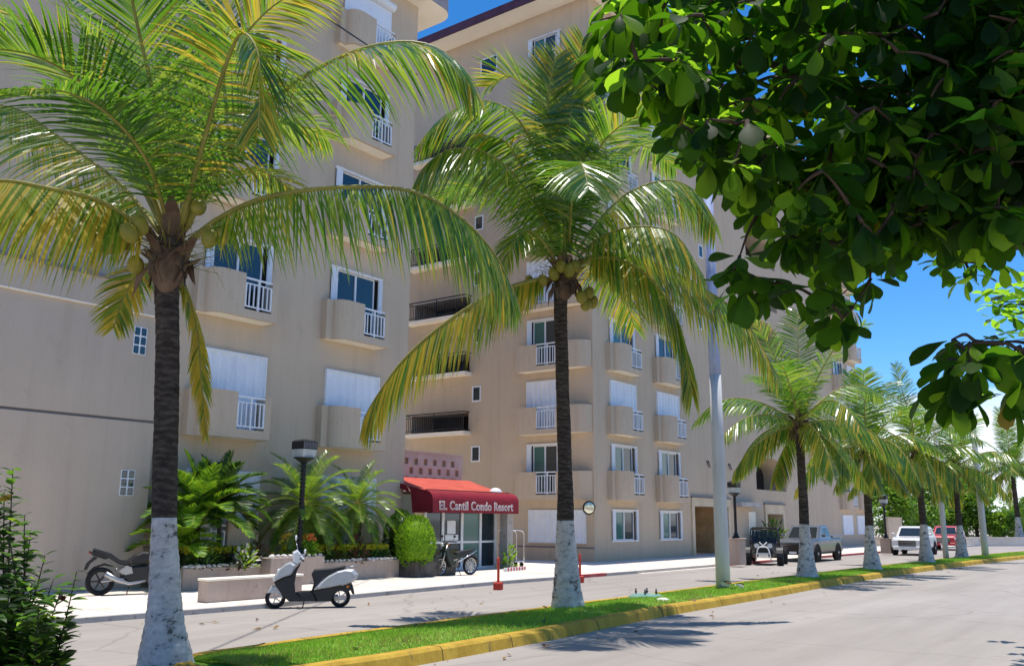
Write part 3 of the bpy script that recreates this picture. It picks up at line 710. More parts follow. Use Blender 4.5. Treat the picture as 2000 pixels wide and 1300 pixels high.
# pierced parapet
yp = YV+1.5; b0, b1 = at_y(786, 885, yp), at_y(903, 936, yp)
m = MB(); hw = []; zt_ = at_y(903, 892, yp).z; zb_ = b1.z-.3
W_ = b1.x-b0.x
for r_ in range(3):
    for c_ in range(7):
        x = b0.x+W_*(c_+.25+(.5 if r_ % 2 else 0))/6.6
        if x+.2 < b1.x: hw.append((x, x+.2, zt_-.42-r_*.33, zt_-.2-r_*.33, .12))
wall(m, V((0, yp, 0)), RT_F, IN_F, b0.x, b1.x, zb_, zt_, hw)
for h in hw: m.poly([(h[0], yp+.12, h[2]), (h[1], yp+.12, h[2]), (h[1], yp+.12, h[3]), (h[0], yp+.12, h[3])], 1)
m.box((b0.x, yp+.125, zb_), (b1.x, yp+.3, zt_)); m.box((b0.x-.03, yp-.04, zt_), (b1.x+.05, yp+.3, zt_+.06))
m.build('parapet', ['pink', 'sand'], E, oE)
# awning: sloping top, rolled front, side cheek
A = empty('awning', (xL, YA, 0), 0, 'red canvas awning with white lettering over the lobby doors', 'awning'); oA = V((xL, YA, 0))
zlo, zsh = at_y(900, 1001, YA).z, at_y(915, 958, YA).z+.0
yb = yp-.05; zbk = at_y(860, 935, yb).z
prof = [(yb, zbk)]
n = 10
for i in range(1, n): prof.append((yb+(YA+.42-yb)*i/n, zbk+(zsh-zbk)*i/n-.05*sin(pi*i/n)))
nr = len(prof)
prof += [(YA+.42-.42*sin(a), zsh-.34+.34*cos(a)) for a in [pi/2*i/8 for i in range(9)]]+[(YA, zlo+.12), (YA, zlo)]
def aw_ring(x, sag=0.): return [V((x, y, z-sag*sin(pi*min(1, i/nr)))) for i, (y, z) in enumerate(prof)]
xs_ = [xL+(xR-xL)*i/24 for i in range(25)]
m = MB(); rings = [aw_ring(x, .03*abs(sin(i*pi/6))) for i, x in enumerate(xs_)]
k = len(m.v); L_ = len(prof)
for rg in rings: m.v.extend(tuple(p) for p in rg)
for i in range(24):
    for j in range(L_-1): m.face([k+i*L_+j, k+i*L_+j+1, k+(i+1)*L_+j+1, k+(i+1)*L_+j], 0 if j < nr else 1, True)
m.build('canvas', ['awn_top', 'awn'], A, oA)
for x, nm in ((xL, 'side_panel'), (xR, 'side_panel')):
    m = MB(); q = aw_ring(x)
    lo = [V((x, yy, zlo)) for yy in (YA, YA+1.0)]
    m.poly([p for p in q[nr-4:]]+[V((x, YA+.9, zlo)), V((x, YA+1.0, zsh-.05))][:2]); m.poly([q[0], *q[1:nr-3], V((x, YA+1., zsh-.12)), V((x, yb, zbk-.14))]); m.build(nm, 'awn', A, oA)
m = MB()        # lacing along the shoulder
m.tube([V((xL+.1+(xR-xL-.2)*i/90, YA+(.33 if i % 2 else .42), zsh+.012-(.02 if i % 2 else 0))) for i in range(91)], .016, 4, smooth=False)
m.build('lacing', 'dark', A, oA)
m = MB()
for x in (xL+.03, xR-.03, (xL+xR)/2): m.cyl((x, YA+.03, zlo+.03), (x, YV-.06, zlo+.03), .02, seg=6)
m.cyl((xL, YA+.03, zlo+.03), (xR, YA+.03, zlo+.03), .02, seg=6); m.build('awning_frame', 'iron', A, oA)
tx = bpy.data.curves.new('lettering', 'FONT'); tx.body = 'EL Cantil Condo Resort'; tx.size = .40; tx.fill_mode = 'NONE'; tx.bevel_depth = .0085; tx.bevel_resolution = 1; tx.resolution_u = 3; tx.align_x = 'CENTER'; tx.space_character = 1.05
to = bpy.data.objects.new('tmp', tx); COL.objects.link(to)
dg = bpy.context.evaluated_depsgraph_get(); me = bpy.data.meshes.new_from_object(to.evaluated_get(dg)); bpy.data.objects.remove(to)
me.materials.clear(); me.materials.append(M['letter'])
bw = max(v.co.x for v in me.vertices)-min(v.co.x for v in me.vertices)
tl, tr = at_y(857, 990, YA).x, at_y(1001, 990, YA).x; sx = (tr-tl)/bw
me.transform(Matrix.Translation(((tl+tr)/2-xL, -.016, zlo+.10)) @ Matrix.Rotation(pi/2, 4, 'X') @ Matrix.Diagonal((sx, 1., 1, 1)))
lo_ = bpy.data.objects.new('lettering', me); COL.objects.link(lo_); lo_.parent = A
m = MB(); m.ell((at_y(972, 955, YA+.7).x, YA+.8, zsh-.02), .26, .26, .22); tag(m.build('satellite_dome', 'white'), 'small white dome sitting on the right end of the awning', 'dome')
# ------------------------------------------------------------------ palms
def frond(P, leaf=.85, n=70, out=None, droop=.5, w=.036, mix=(.6, .3, .1), rr=.028, bare=.10, seed=0, seg=4, up=.25, hang=0., ragged=.14, dens_=1.3, lenk=1.12):
    """one feather leaf: rachis through the points P, leaflets on both sides"""
    q = random.Random(seed); m = MB(); n = int(n*dens_); leaf = leaf*lenk
    pts = catmull(P, 26)
    L = sum((pts[i+1]-pts[i]).length for i in range(26))
    m.tube(pts, [rr*(1-.86*(i/26)**.8)+.003 for i in range(27)], 5, 3)
    out = V(out) if out is not None else (P[-1]-P[0])
    oh = V((out.x, out.y, 0)); oh = oh.normalized() if oh.length > 1e-4 else V((1, 0, 0))
    tot = sum(mix)
    for i in range(n):
        t = bare+(1-bare)*(i+.5)/n
        k = min(int(t*26), 25); f = t*26-k
        p = pts[k].lerp(pts[k+1], f); T = (pts[min(k+2, 26)]-pts[max(k-1, 0)]).normalized()
        Uv = UP*1.0-oh*.9*max(0, T.z); Nn = (Uv-T*T.dot(Uv)).normalized(); S = T.cross(Nn)
        prof = min(1, .45+2.4*(t-bare))*(1-.62*max(0, (t-.62)/.38)**1.6)
        for sd in (-1, 1):
            if q.random() < .03: continue
            l = leaf*prof*q.uniform(1-ragged, 1+ragged*.6)
            D = (T*((.42+.5*t)*(1-.45*min(1, hang))+q.uniform(-.09, .09))+S*sd*(1.-.25*t)*(1-.5*min(1.2, max(0, hang-.3)))+Nn*(up*max(.1, 1-hang)+q.uniform(-.1, .1))-UP*hang).normalized()
            Wd = (T-D*T.dot(D)).normalized(); Wd = (Wd+Nn*q.uniform(-.5, .5)).normalized()
            g = droop*q.uniform(.75, 1.3)
            r = q.random()*tot; mt = 0 if r < mix[0] else (1 if r < mix[0]+mix[1] else 2)
            if t > .8 and q.random() < .18: mt = min(2, mt+1)
            a = p.copy(); b0 = len(m.v); ww = w*q.uniform(.8, 1.15)
            for s in range(seg+1):
                u = s/seg; h = ww*(.55 if s == 0 else (1-.25*u if u < .7 else (1-u)*1.7+.06))*.5
                m.v.append(tuple(a-Wd*h)); m.v.append(tuple(a+Wd*h))
                if s < seg:
                    a = a+D*(l/seg); D = (D-UP*g*(.25+.75*u)*.62).normalized()
                    Wd = (Wd-D*Wd.dot(D)).normalized()
            for s in range(seg): m.face([b0+2*s, b0+2*s+1, b0+2*s+3, b0+2*s+2], mt)
    return m
FM = ['palm_g', 'palm_l', 'palm_y', 'frondrib']
def trunk_meshes(root, off_, path, rads, split, dense=44):
    """bark above the split height, whitewashed flare below"""
    pts = catmull(path, dense); n = len(pts)
    def rad(z):
        for (z0, r0), (z1, r1) in zip(rads, rads[1:]):
            if z <= z1: return r0+(r1-r0)*max(0, (z-z0))/(z1-z0)
        return rads[-1][1]
    def ringset(sel, seg=20):
        rg = []
        for p in sel:
            r = rad(p.z); ri = 1+.016*sin(p.z*31+3*noise.noise(p*2))+.014*sin(p.z*71+1)
            rg.append([p+V((cos(2*pi*j/seg), sin(2*pi*j/seg), 0))*r*ri*(1+.09*noise.noise(V((cos(2*pi*j/seg)*1.4, sin(2*pi*j/seg)*1.4, p.z*1.3)))+(.10*noise.noise(V((cos(2*pi*j/seg)*2.5, sin(2*pi*j/seg)*2.5, 5))) if r > .24 else 0)) for j in range(seg)])
        return rg
    pts2 = catmull(path, 170)
    lo = [p for p in pts2 if p.z < split]; hi = [p for p in pts2 if p.z >= split]
    m = MB(); m.loft(ringset(hi), 0, smooth=True); m.build('trunk', 'bark', root, off_)
    m = MB(); m.loft(ringset(lo+[hi[0]]), 0, smooth=True); m.build('painted_base', 'whitewash', root, off_)
def crown_base(root, off_, c, r=.24, q=None, sc_=1.):
    """fibrous sheaths, flower stalks and coconuts round the growing point c"""
    m = MB()
    for i in range(16):
        a = i*2.4+q.uniform(-.3, .3); z = q.uniform(-.42, .12)*sc_; ln = q.uniform(.28, .5)*sc_; tilt = q.uniform(.15, .55)
        o = V((cos(a), sin(a), 0)); s = V((-sin(a), cos(a), 0)); p0 = c+o*r*.55+UP*z; w = q.uniform(.07, .14)*sc_
        p1 = p0+(o*tilt+UP).normalized()*ln*.6; p2 = p1+(o*(tilt+.4)+UP*.5).normalized()*ln*.5
        m.loft([[p0-s*w, p0+s*w, p0+s*w-o*.02, p0-s*w-o*.02], [p1-s*w*.8+o*.02, p1+s*w*.8+o*.02, p1+s*w*.8, p1-s*w*.8], [p2-s*w*.25, p2+s*w*.25, p2+s*w*.2-o*.01, p2-s*w*.2-o*.01]], 0)
    for i in range(14):         # hanging ragged fibre
        a = q.uniform(0, 2*pi); o = V((cos(a), sin(a), 0)); s = V((-sin(a), cos(a), 0)); p0 = c+o*r*.8+UP*q.uniform(-.3, 0)*sc_; ln = q.uniform(.2, .45)*sc_; w = q.uniform(.03, .09)*sc_
        p1 = p0+(o*.5-UP*.5).normalized()*ln*.5; p2 = p1-UP*ln*.6+o*.03
        m.poly([p0-s*w, p0+s*w, p1+s*w*.7, p2+s*.01, p2-s*.01, p1-s*w*.8])
    m.ell(c-UP*.12*sc_, r*.82, r*.82, .4*sc_, 0, 14, 8)
    for i in range(60):         # thin flower stalks and threads
        a = q.uniform(0, 2*pi); o = V((cos(a), sin(a), 0)); p0 = c+o*r*.7+UP*q.uniform(-.2, .15)*sc_
        p1 = p0+o*q.uniform(.2, .45)*sc_+UP*q.uniform(-.05, .2)*sc_; m.tube([p0, p1, p1+o*.1+UP*q.uniform(-.25, .05)*sc_], [.006, .004, .002], 3, 1)
    m.build('leaf_sheath', ['sheath', 'frondrib'], root, off_)
def nut(root, off_, c, r, q):
    m = MB(); tl = Matrix.Translation(c) @ Matrix.Rotation(q.uniform(-.5, .5), 4, 'X') @ Matrix.Rotation(q.uniform(-.5, .5), 4, 'Y')
    m.ell((0, 0, 0), r*.88, r*.88, r*1.12, 0, 14, 10, tl); m.cyl(c+UP*r*.95, c+UP*r*1.5, r*.12, r*.08, 6)
    m.build('coconut', 'coconut', root, off_)

PG = 'coconut palms along the grass median'
def hero_palm(base, pxpath, D, rads, split, c_px, fronds, nuts, label, leaf, seed, w):
    b = V((base.x, base.y, .12)); root = empty('coconut_palm', b, 0, label, 'palm tree', PG); q = random.Random(seed)
    path = [at_d(x, y, D+(dd or 0)) for x, y, dd in pxpath]
    trunk_meshes(root, b, path, rads, split)
    c = at_d(c_px[0], c_px[1], D); crown_base(root, b, c, rads[-1][1]*1.25, q)
    for i, fr in enumerate(fronds):
        P = [at_d(x, y, D+dd) for x, y, dd in fr['p']]
        k = dict(leaf=leaf, w=w, seed=seed*100+i); k.update({a: fr[a] for a in fr if a != 'p'})
        frond(P, **k).build('frond', FM, root, b)
    for x, y, dd, r in nuts: nut(root, b, at_d(x, y, D+dd), r, q)
    return root
D1 = depth(at_z(325, 1297, .12))
Y_ = (.15, .35, .5); YG = (.35, .4, .25); G = (.7, .28, .02); GL = (.45, .5, .05)
f1 = [
 # big erect leaf leaning towards the viewer
 dict(p=[(340, 450, 0), (325, 330, -.25), (300, 190, -.55), (262, 20, -.9), (238, -110, -1.2)], mix=G, droop=.16, leaf=1.0, up=.05, n=80, out=V(-_d), rr=.045),
 dict(p=[(352, 440, 0), (385, 300, .4), (415, 120, .8), (432, -40, 1.1), (470, -150, 1.5)], mix=G, droop=.22, leaf=.95, n=70),
 dict(p=[(320, 440, 0), (275, 300, .4), (215, 140, .8), (140, 10, 1.2), (60, -90, 1.5)], mix=G, droop=.3, leaf=.95, n=72),
 # long leaf to the lower right
 dict(p=[(372, 470, 0), (430, 425, -.1), (520, 385, -.2), (660, 366, -.3), (800, 372, -.35), (900, 425, -.35), (968, 500, -.3), (1012, 590, -.25)], mix=GL, droop=.75, leaf=.95, n=112, hang=1.15, w=.027, rr=.042),
 # small arching leaf behind it
 dict(p=[(362, 440, 0), (420, 365, .5), (480, 332, .9), (535, 345, 1.2), (580, 385, 1.4)], mix=YG, droop=.7, leaf=.62, n=56, hang=.3),
 # folded leaf right of centre with the dark underside
 dict(p=[(352, 450, 0), (375, 360, -.4), (408, 240, -.8), (440, 130, -1.0), (470, 66, -1.15), (500, 95, -1.3), (508, 170, -1.4), (505, 250, -1.45)], mix=YG, droop=.7, leaf=.85, n=90, hang=.35, rr=.036),
 dict(p=[(360, 440, 0), (410, 280, .1), (455, 110, .1), (530, 15, .1), (620, -30, .1)], mix=Y_, droop=.55, leaf=.9, n=74, hang=.2),
 # upper right leaf
 dict(p=[(366, 445, 0), (420, 330, .0), (500, 225, -.1), (610, 140, -.2), (720, 92, -.3), (820, 84, -.3), (890, 120, -.3), (930, 185, -.3)], mix=(.5, .4, .1), droop=.62, leaf=.9, n=96, hang=.65, rr=.04),
 dict(p=[(362, 450, 0), (430, 330, .5), (500, 260, .9), (570, 240, 1.2), (640, 270, 1.5)], mix=GL, droop=.6, leaf=.8, n=70, hang=.3),
 # left, low
 dict(p=[(305, 470, 0), (250, 425, -.2), (185, 388, -.4), (90, 366, -.6), (0, 352, -.8), (-90, 372, -1.0)], mix=Y_, droop=.75, leaf=1.02, n=80, hang=1.1, w=.029, rr=.04),
 dict(p=[(312, 455, 0), (245, 370, .2), (165, 305, .4), (90, 250, .6), (30, 212, .8), (-60, 200, 1.0)], mix=YG, droop=.65, leaf=1.0, n=80, hang=.75),
 # left, high
 dict(p=[(318, 445, 0), (240, 290, .6), (170, 160, 1.0), (95, 70, 1.4), (0, 25, 1.7), (-80, 40, 1.9)], mix=(.6, .3, .1), droop=.6, leaf=1.0, n=84, hang=.25),
 dict(p=[(322, 445, 0), (262, 300, -.4), (180, 180, -.9), (70, 110, -1.4), (-60, 90, -1.9)], mix=G, droop=.45, leaf=1.0, n=84),
 dict(p=[(350, 445, 0), (370, 330, .9), (420, 220, 1.7), (500, 170, 2.5), (600, 200, 3.1)], mix=G, droop=.5, leaf=.9, n=70),
 dict(p=[(345, 445, 0), (345, 300, .7), (360, 150, 1.4), (350, 10, 2.0), (340, -80, 2.4)], mix=G, droop=.3, leaf=.95, n=70),
 dict(p=[(330, 445, 0), (290, 320, -.7), (220, 230, -1.3), (130, 180, -1.9), (20, 175, -2.5)], mix=G, droop=.5, leaf=.9, n=70, hang=.2),
 dict(p=[(315, 450, 0), (260, 400, .8), (190, 370, 1.4), (120, 385, 2.0)], mix=(.6, .35, .05), droop=.6, leaf=.9, n=56, hang=.4),
 # low dying leaves
 dict(p=[(312, 520, .1), (292, 520, .2), (262, 545, .3), (238, 590, .35), (222, 640, .4)], mix=(.1, .4, .5), droop=.5, leaf=.45, n=44, hang=.2, rr=.02),
 dict(p=[(338, 530, .25), (362, 560, .3), (385, 640, .32), (393, 740, .32), (402, 850, .3)], mix=(.1, .25, .65), droop=.6, leaf=.36, n=60, hang=.7, rr=.024, bare=.1),
]
n1 = [(a_, b_, c_-.3, d_) for a_, b_, c_, d_ in [(272, 440, -.1, .115), (252, 455, -.25, .11), (228, 458, -.05, .105), (215, 478, .1, .1), (190, 470, .0, .1), (240, 475, .2, .1), (265, 518, .15, .105), (388, 405, .1, .1), (410, 466, 0, .105), (432, 462, .08, .1), (205, 452, .15, .1)]]
hero_palm(at_z(325, 1297, .12), [(325, 1302, 0), (321, 1150, 0), (321, 1000, 0), (325, 800, 0), (327, 640, 0), (327, 545, 0), (331, 470, 0)], D1,
          [(0, .37), (.18, .30), (.45, .245), (.9, .185), (1.75, .142), (2.6, .142), (3.5, .132), (4.6, .137), (4.95, .18)], 1.78, (331, 490), f1, n1,
          'nearest coconut palm at the left with a whitewashed base and green nuts', .95, 11, .031)
D2 = depth(at_z(1110, 1187, .15))
f2 = [
 dict(p=[(1085, 545, 0), (1040, 548, -.2), (960, 575, -.4), (870, 630, -.6), (790, 700, -.8), (735, 775, -.9), (712, 815, -.95)], mix=Y_, droop=.8, leaf=1.12, n=104, hang=1.25, rr=.05),
 dict(p=[(1130, 515, 0), (1180, 502, -.3), (1240, 520, -.6), (1300, 580, -.9), (1335, 660, -1.1), (1352, 770, -1.2)], mix=YG, droop=.75, leaf=1.12, n=96, hang=1.0, rr=.05),
 dict(p=[(1130, 510, 0), (1190, 495, .2), (1270, 510, .3), (1360, 555, .4), (1450, 620, .4), (1520, 735, .4)], mix=(.25, .4, .35), droop=.75, leaf=1.1, n=100, hang=1.15, rr=.046),
 dict(p=[(1128, 490, 0), (1170, 430, .3), (1230, 375, .5), (1305, 352, .7), (1365, 380, .8), (1398, 450, .9)], mix=(.45, .4, .15), droop=.7, leaf=1.05, n=84, hang=.9),
 dict(p=[(1130, 500, 0), (1180, 460, -.4), (1250, 442, -.7), (1320, 460, -.9), (1375, 540, -1.0)], mix=(.4, .4, .2), droop=.75, leaf=1.0, n=76, hang=.95),
 dict(p=[(1103, 505, 0), (1102, 420, -.25), (1104, 330, -.45), (1112, 245, -.5), (1120, 190, -.4)], mix=(.6, .38, .02), droop=.5, leaf=1.0, n=80, hang=.7, bare=.04, out=V(_d)),
 dict(p=[(1092, 505, 0), (1060, 430, -.2), (1030, 350, -.4), (990, 280, -.5), (940, 260, -.6)], mix=(.45, .5, .05), droop=.5, leaf=1.0, n=80, hang=.6, bare=.04),
 dict(p=[(1098, 490, 0), (1080, 330, -.35), (1070, 200, -.5), (1085, 110, -.5)], mix=(.3, .6, .1), droop=.15, leaf=.9, n=64, up=.3, bare=.25),
 dict(p=[(1112, 490, 0), (1135, 340, .35), (1160, 210, .5), (1205, 130, .6)], mix=(.3, .5, .2), droop=.25, leaf=.9, n=64, up=.3, bare=.25),
 dict(p=[(1108, 490, 0), (1108, 340, -.15), (1115, 200, -.3), (1140, 75, -.4)], mix=(.15, .65, .2), droop=.1, leaf=.85, n=70, up=.4, out=V(_d), bare=.3),
 dict(p=[(1105, 480, 0), (1085, 330, .4), (1050, 210, .8), (1000, 150, 1.1), (950, 170, 1.3)], mix=(.35, .4, .25), droop=.35, leaf=.9, n=70),
 dict(p=[(1100, 490, 0), (1060, 340, -.3), (1010, 230, -.6), (940, 196, -.9), (870, 225, -1.1), (820, 280, -1.2)], mix=(.5, .42, .08), droop=.6, leaf=1.0, n=84, hang=.6),
 dict(p=[(1095, 500, 0), (1040, 390, -.4), (970, 310, -.8), (890, 290, -1.1), (830, 325, -1.3), (795, 390, -1.4)], mix=(.6, .38, .02), droop=.65, leaf=1.0, n=84, hang=.8),
 dict(p=[(1092, 505, 0), (1030, 420, .4), (960, 370, .8), (890, 370, 1.1), (830, 420, 1.3)], mix=(.6, .38, .02), droop=.6, leaf=1.0, n=80, hang=.3),
 dict(p=[(1092, 520, 0), (1060, 470, -.6), (1030, 450, -1.0), (1002, 475, -1.3), (985, 530, -1.5)], mix=(.3, .65, .05), droop=.7, leaf=.8, n=60, hang=.4),
 dict(p=[(1112, 485, 0), (1145, 340, -.5), (1195, 260, -.9), (1260, 225, -1.2), (1330, 235, -1.5)], mix=(.5, .4, .1), droop=.5, leaf=1.0, n=80, hang=.1),
 dict(p=[(1114, 485, 0), (1140, 330, .5), (1165, 220, .9), (1165, 140, 1.2), (1185, 95, 1.4)], mix=(.45, .35, .2), droop=.3, leaf=.85, n=64),
 dict(p=[(1118, 490, 0), (1165, 360, .8), (1215, 290, 1.4), (1270, 290, 2.0), (1320, 330, 2.4)], mix=G, droop=.5, leaf=1.0, n=76, hang=.2),
 dict(p=[(1110, 485, 0), (1118, 380, -.9), (1130, 320, -1.7), (1140, 330, -2.3), (1150, 370, -2.8)], mix=(.8, .2, 0), droop=.6, leaf=1.0, n=74, hang=.3),
 dict(p=[(1096, 490, 0), (1050, 400, .9), (1000, 350, 1.6), (940, 340, 2.2), (890, 380, 2.7)], mix=G, droop=.5, leaf=1.0, n=70, hang=.3),
 dict(p=[(1106, 480, 0), (1130, 300, 0), (1160, 200, .1), (1180, 170, .2)], mix=G, droop=.4, leaf=.9, n=60),
 dict(p=[(1120, 510, 0), (1165, 520, .8), (1210, 560, 1.5), (1240, 640, 2.0)], mix=YG, droop=.7, leaf=.9, n=56, hang=.5),
]
n2 = [(1136, 580, -.2, .125), (1150, 572, -.1, .12), (1158, 590, 0, .12), (1145, 595, -.15, .12), (1096, 520, -.3, .12), (1112, 528, -.35, .125), (1082, 535, -.25, .12), (1125, 520, -.3, .12), (1034, 548, .1, .1), (1060, 548, -.2, .11)]
hero_palm(at_z(1110, 1187, .15), [(1110, 1191, 0), (1105, 1060, 0), (1103, 900, 0), (1098, 720, 0), (1095, 600, 0), (1100, 530, 0)], D2,
          [(0, .42), (.14, .33), (.5, .27), (1.1, .205), (1.8, .165), (2.8, .14), (4.2, .125), (5.9, .13), (6.7, .2)], at_d(1104, 1018, D2).z, (1103, 535), f2, n2,
          'second coconut palm of the median, tall, in front of the lobby corner', 1.05, 23, .038)

# farther palms: two generic crowns, copied with a turn
def generic_palm(seed, H, Lf, lean, nfr=19):
    q = random.Random(seed); root = empty('coconut_palm', (0, 0, 0)); b = V((0, 0, 0))
    path = [V((0, 0, -.05)), V((lean*.1, 0, H*.33)), V((lean*.4, 0, H*.66)), V((lean, 0, H))]
    trunk_meshes(root, b, path, [(0, .40), (.15, .31), (.5, .25), (1.1, .18), (1.6, .145), (H-.4, .12), (H, .17)], 1.6)
    c = V((lean, 0, H+.05)); crown_base(root, b, c, .2, q)
    for i in range(nfr):
        a = i*2.39996+q.uniform(-.25, .25); el = radians(82-(i/(nfr-1))**.9*112); L = Lf*q.uniform(.85, 1.1)*(1.0 if el > -.2 else .75)
        o = V((cos(a), sin(a), 0)); P = [c]; d = o*cos(el)+UP*sin(el); bend = q.uniform(.38, .56)
        for s in range(5):
            P.append(P[-1]+d*L/5); d = (d-UP*bend*(.5+.25*s)*max(.25, 1-abs(d.z)*.6)).normalized()
        mix = G if el > .6 else ((.5, .42, .08) if el > 0 else (.35, .42, .23))
        frond(P, leaf=.74*Lf/3., n=60, droop=.7, hang=(.2 if el > .8 else (.6 if el > .2 else 1.0)), w=.040, mix=mix, seed=seed*50+i, seg=3, out=o, rr=.034).build('frond', FM, root)
    for i in range(7):
        a = q.uniform(0, 2*pi); nut(root, b, c+V((cos(a)*.24, sin(a)*.24, -.25+q.uniform(-.1, .1))), .11, q)
    return root
g1 = generic_palm(31, 4.6, 3.5, .05, 17); g2 = generic_palm(47, 4.4, 3.4, -.15, 16)
palms = [(1577, 1128, 0, 0., 'third coconut palm from the left, broad crown, just left of the silver pickup', 1.),
         (1703, 1113, 1, 1.1, 'dark slim coconut palm between the silver pickup and the white SUV', .97),
         (1810, 1099, 0, 2.3, 'coconut palm standing directly in front of the white SUV', 1.0),
         (1879, 1089, 1, 3.0, 'coconut palm beside the red SUV at the far end of the median', .97)]
used = set()
for px, py, ty, rz, lab, s_ in palms:
    src = (g1, g2)[ty]; t = src if ty not in used else copy_tree(src); used.add(ty)
    p = at_z(px, py, .15); t.location = (p.x, p.y, .12); t.rotation_euler = (0, 0, rz); t.scale = (s_,)*3
    tag(t, lab, 'palm tree', PG)
t = copy_tree(g1); p = at_z(1993, 1062, 0); t.location = (p.x, p.y, 0); t.rotation_euler = (0, 0, .7); t.scale = (1.45,)*3; tag(t, 'coconut palm at the right edge beyond the promenade wall', 'palm tree', 'coconut palms by the far promenade')

# ------------------------------------------------------------------ broad-leaved foliage helpers
def leafset(m, p, d, n, l, w, mat=0, fold=.15, curl=.2, shape='obov'):
    """one leaf with a folded midrib; base p, direction d, face normal n"""
    s = d.cross(n)
    if s.length < 1e-4: s = V((1, 0, 0))
    s.normalize(); n = s.cross(d).normalized()
    st = ((0, .05), (.18, .26), (.4, .66), (.6, .95), (.76, 1.), (.9, .78), (1, .1)) if shape == 'obov' else ((0, .06), (.25, .8), (.5, 1.), (.78, .6), (1, .04))
    b = len(m.v)
    for t, ww in st:
        c = p+d*(l*t)-n*(curl*l*t*t); h = w*.5*ww
        m.v.append(tuple(c-s*h+n*h*fold)); m.v.append(tuple(c)); m.v.append(tuple(c+s*h+n*h*fold))
    for i in range(len(st)-1):
        k = b+3*i; m.face([k, k+1, k+4, k+3], mat, True); m.face([k+1, k+2, k+5, k+4], mat, True)
def rnd_dir(q): 
    z = q.uniform(-1, 1); a = q.uniform(0, 2*pi); r = sqrt(1-z*z); return V((r*cos(a), r*sin(a), z))
def tri_leaf(m, p, d, n, l, w, mat=0):
    s = d.cross(n).normalized() if d.cross(n).length > 1e-4 else V((1, 0, 0)); b = len(m.v)
    m.v.extend([tuple(p), tuple(p+d*l*.5-s*w*.5), tuple(p+d*l), tuple(p+d*l*.5+s*w*.5)]); m.face([b, b+1, b+2, b+3], mat)
def blob_foliage(m, q, centre, rad, count, l, w, mats, flat=.0, shell=.55):
    for i in range(count):
        u = rnd_dir(q); t = shell+(1-shell)*q.random()**.6
        p = V((centre[0]+u.x*rad[0]*t, centre[1]+u.y*rad[1]*t, centre[2]+u.z*rad[2]*t))
        d = (u+rnd_dir(q)*.9).normalized(); nn = (rnd_dir(q)+UP*.6).normalized()
        tri_leaf(m, p, d, nn, l*q.uniform(.7, 1.3), w*q.uniform(.7, 1.3), mats[min(len(mats)-1, int(q.random()*len(mats)))])

# ------------------------------------------------------------------ the sea almond overhanging from the right
q = random.Random(5)
tb = at_d(2440, 1300, 6.4); tb = V((tb.x, tb.y, 0))
AL = empty('almond_tree', tb, 0, 'big-leaved almond tree overhanging the street from the upper right, its leaves dark against the sky', 'tree')
lower = [(1120, 90), (1165, 120), (1215, 135), (1285, 165), (1310, 235), (1350, 285), (1395, 325), (1440, 355), (1480, 445), (1560, 470), (1620, 520), (1690, 500), (1725, 455), (1790, 455), (1850, 470), (1945, 450), (1990, 400), (2100, 430), (2300, 480), (3000, 520)]
def low_y(x):
    for (x0, y0), (x1, y1) in zip(lower, lower[1:]):
        if x0 <= x <= x1: return y0+(y1-y0)*(x-x0)/(x1-x0)
    return -1e9
tips = []
def scatter(n, xa, xb, pw, top, keep):
    k = 0
    while k < n:
        x = xa+(q.random()**pw)*(xb-xa); ly = low_y(x); y = ly-(q.random()**1.15)*(ly+top)
        if x < 1300 and y > ly-10: continue
        if any((x-gx)**2/gr**2+(y-gy)**2/(gr*.8)**2 < 1 for gx, gy, gr in GAPS) and y > -60: continue
        if q.random() > keep(x): continue
        tips.append(at_d(x, y, 4.4+2.6*q.random()+max(0, (ly-y))*.0006)); k += 1
GAPS = [(1700, 120, 55), (1575, 255, 48), (1840, 320, 40), (1500, 110, 45), (1620, 30, 40), (1770, 20, 40), (1400, 120, 40), (1640, 420, 30), (1530, 400, 34)]
scatter(480, 1165, 1760, .8, 120, lambda x: min(1, .2+(x-1150)/420))
scatter(1150, 1640, 2100, .8, 800, lambda x: min(1, .45+(x-1640)/350))  # unseen crown thickened above the frame to block sun and darken this side
scatter(1300, 1850, 3000, 1., 900, lambda x: 1)
for x, y, D in ((1436, 520, 5.), (1425, 555, 5.1), (1470, 540, 4.9), (1455, 565, 4.8), (1500, 560, 4.9), (1530, 555, 5.), (1445, 500, 5.2), (1640, 630, 4.7), (1625, 610, 4.9), (1665, 600, 4.8), (1700, 545, 5.), (1595, 560, 4.7), (1215, 110, 5.), (1195, 60, 5.2), (1240, 150, 5.), (1205, 140, 5.1), (1230, 40, 5.), (1300, 150, 5), (1280, 180, 5)): tips.append(at_d(x, y, D))
for i in range(15): tips.append(at_d(q.uniform(1850, 2080), q.uniform(655, 770), q.uniform(4.0, 5.0)))
tips.append(at_d(1855, 700, 4.4)); tips.append(at_d(1838, 745, 4.5))
for i in range(900):      # unseen tips over the camera's right shoulder, added to shade ground and canopy
    tips.append(at_d(1000, 650, q.uniform(1.2, 8.))+_r*q.uniform(2.6, 8.5)+V((0, 0, 1))*0)
    tips[-1].z = q.uniform(3.6, 7.5)
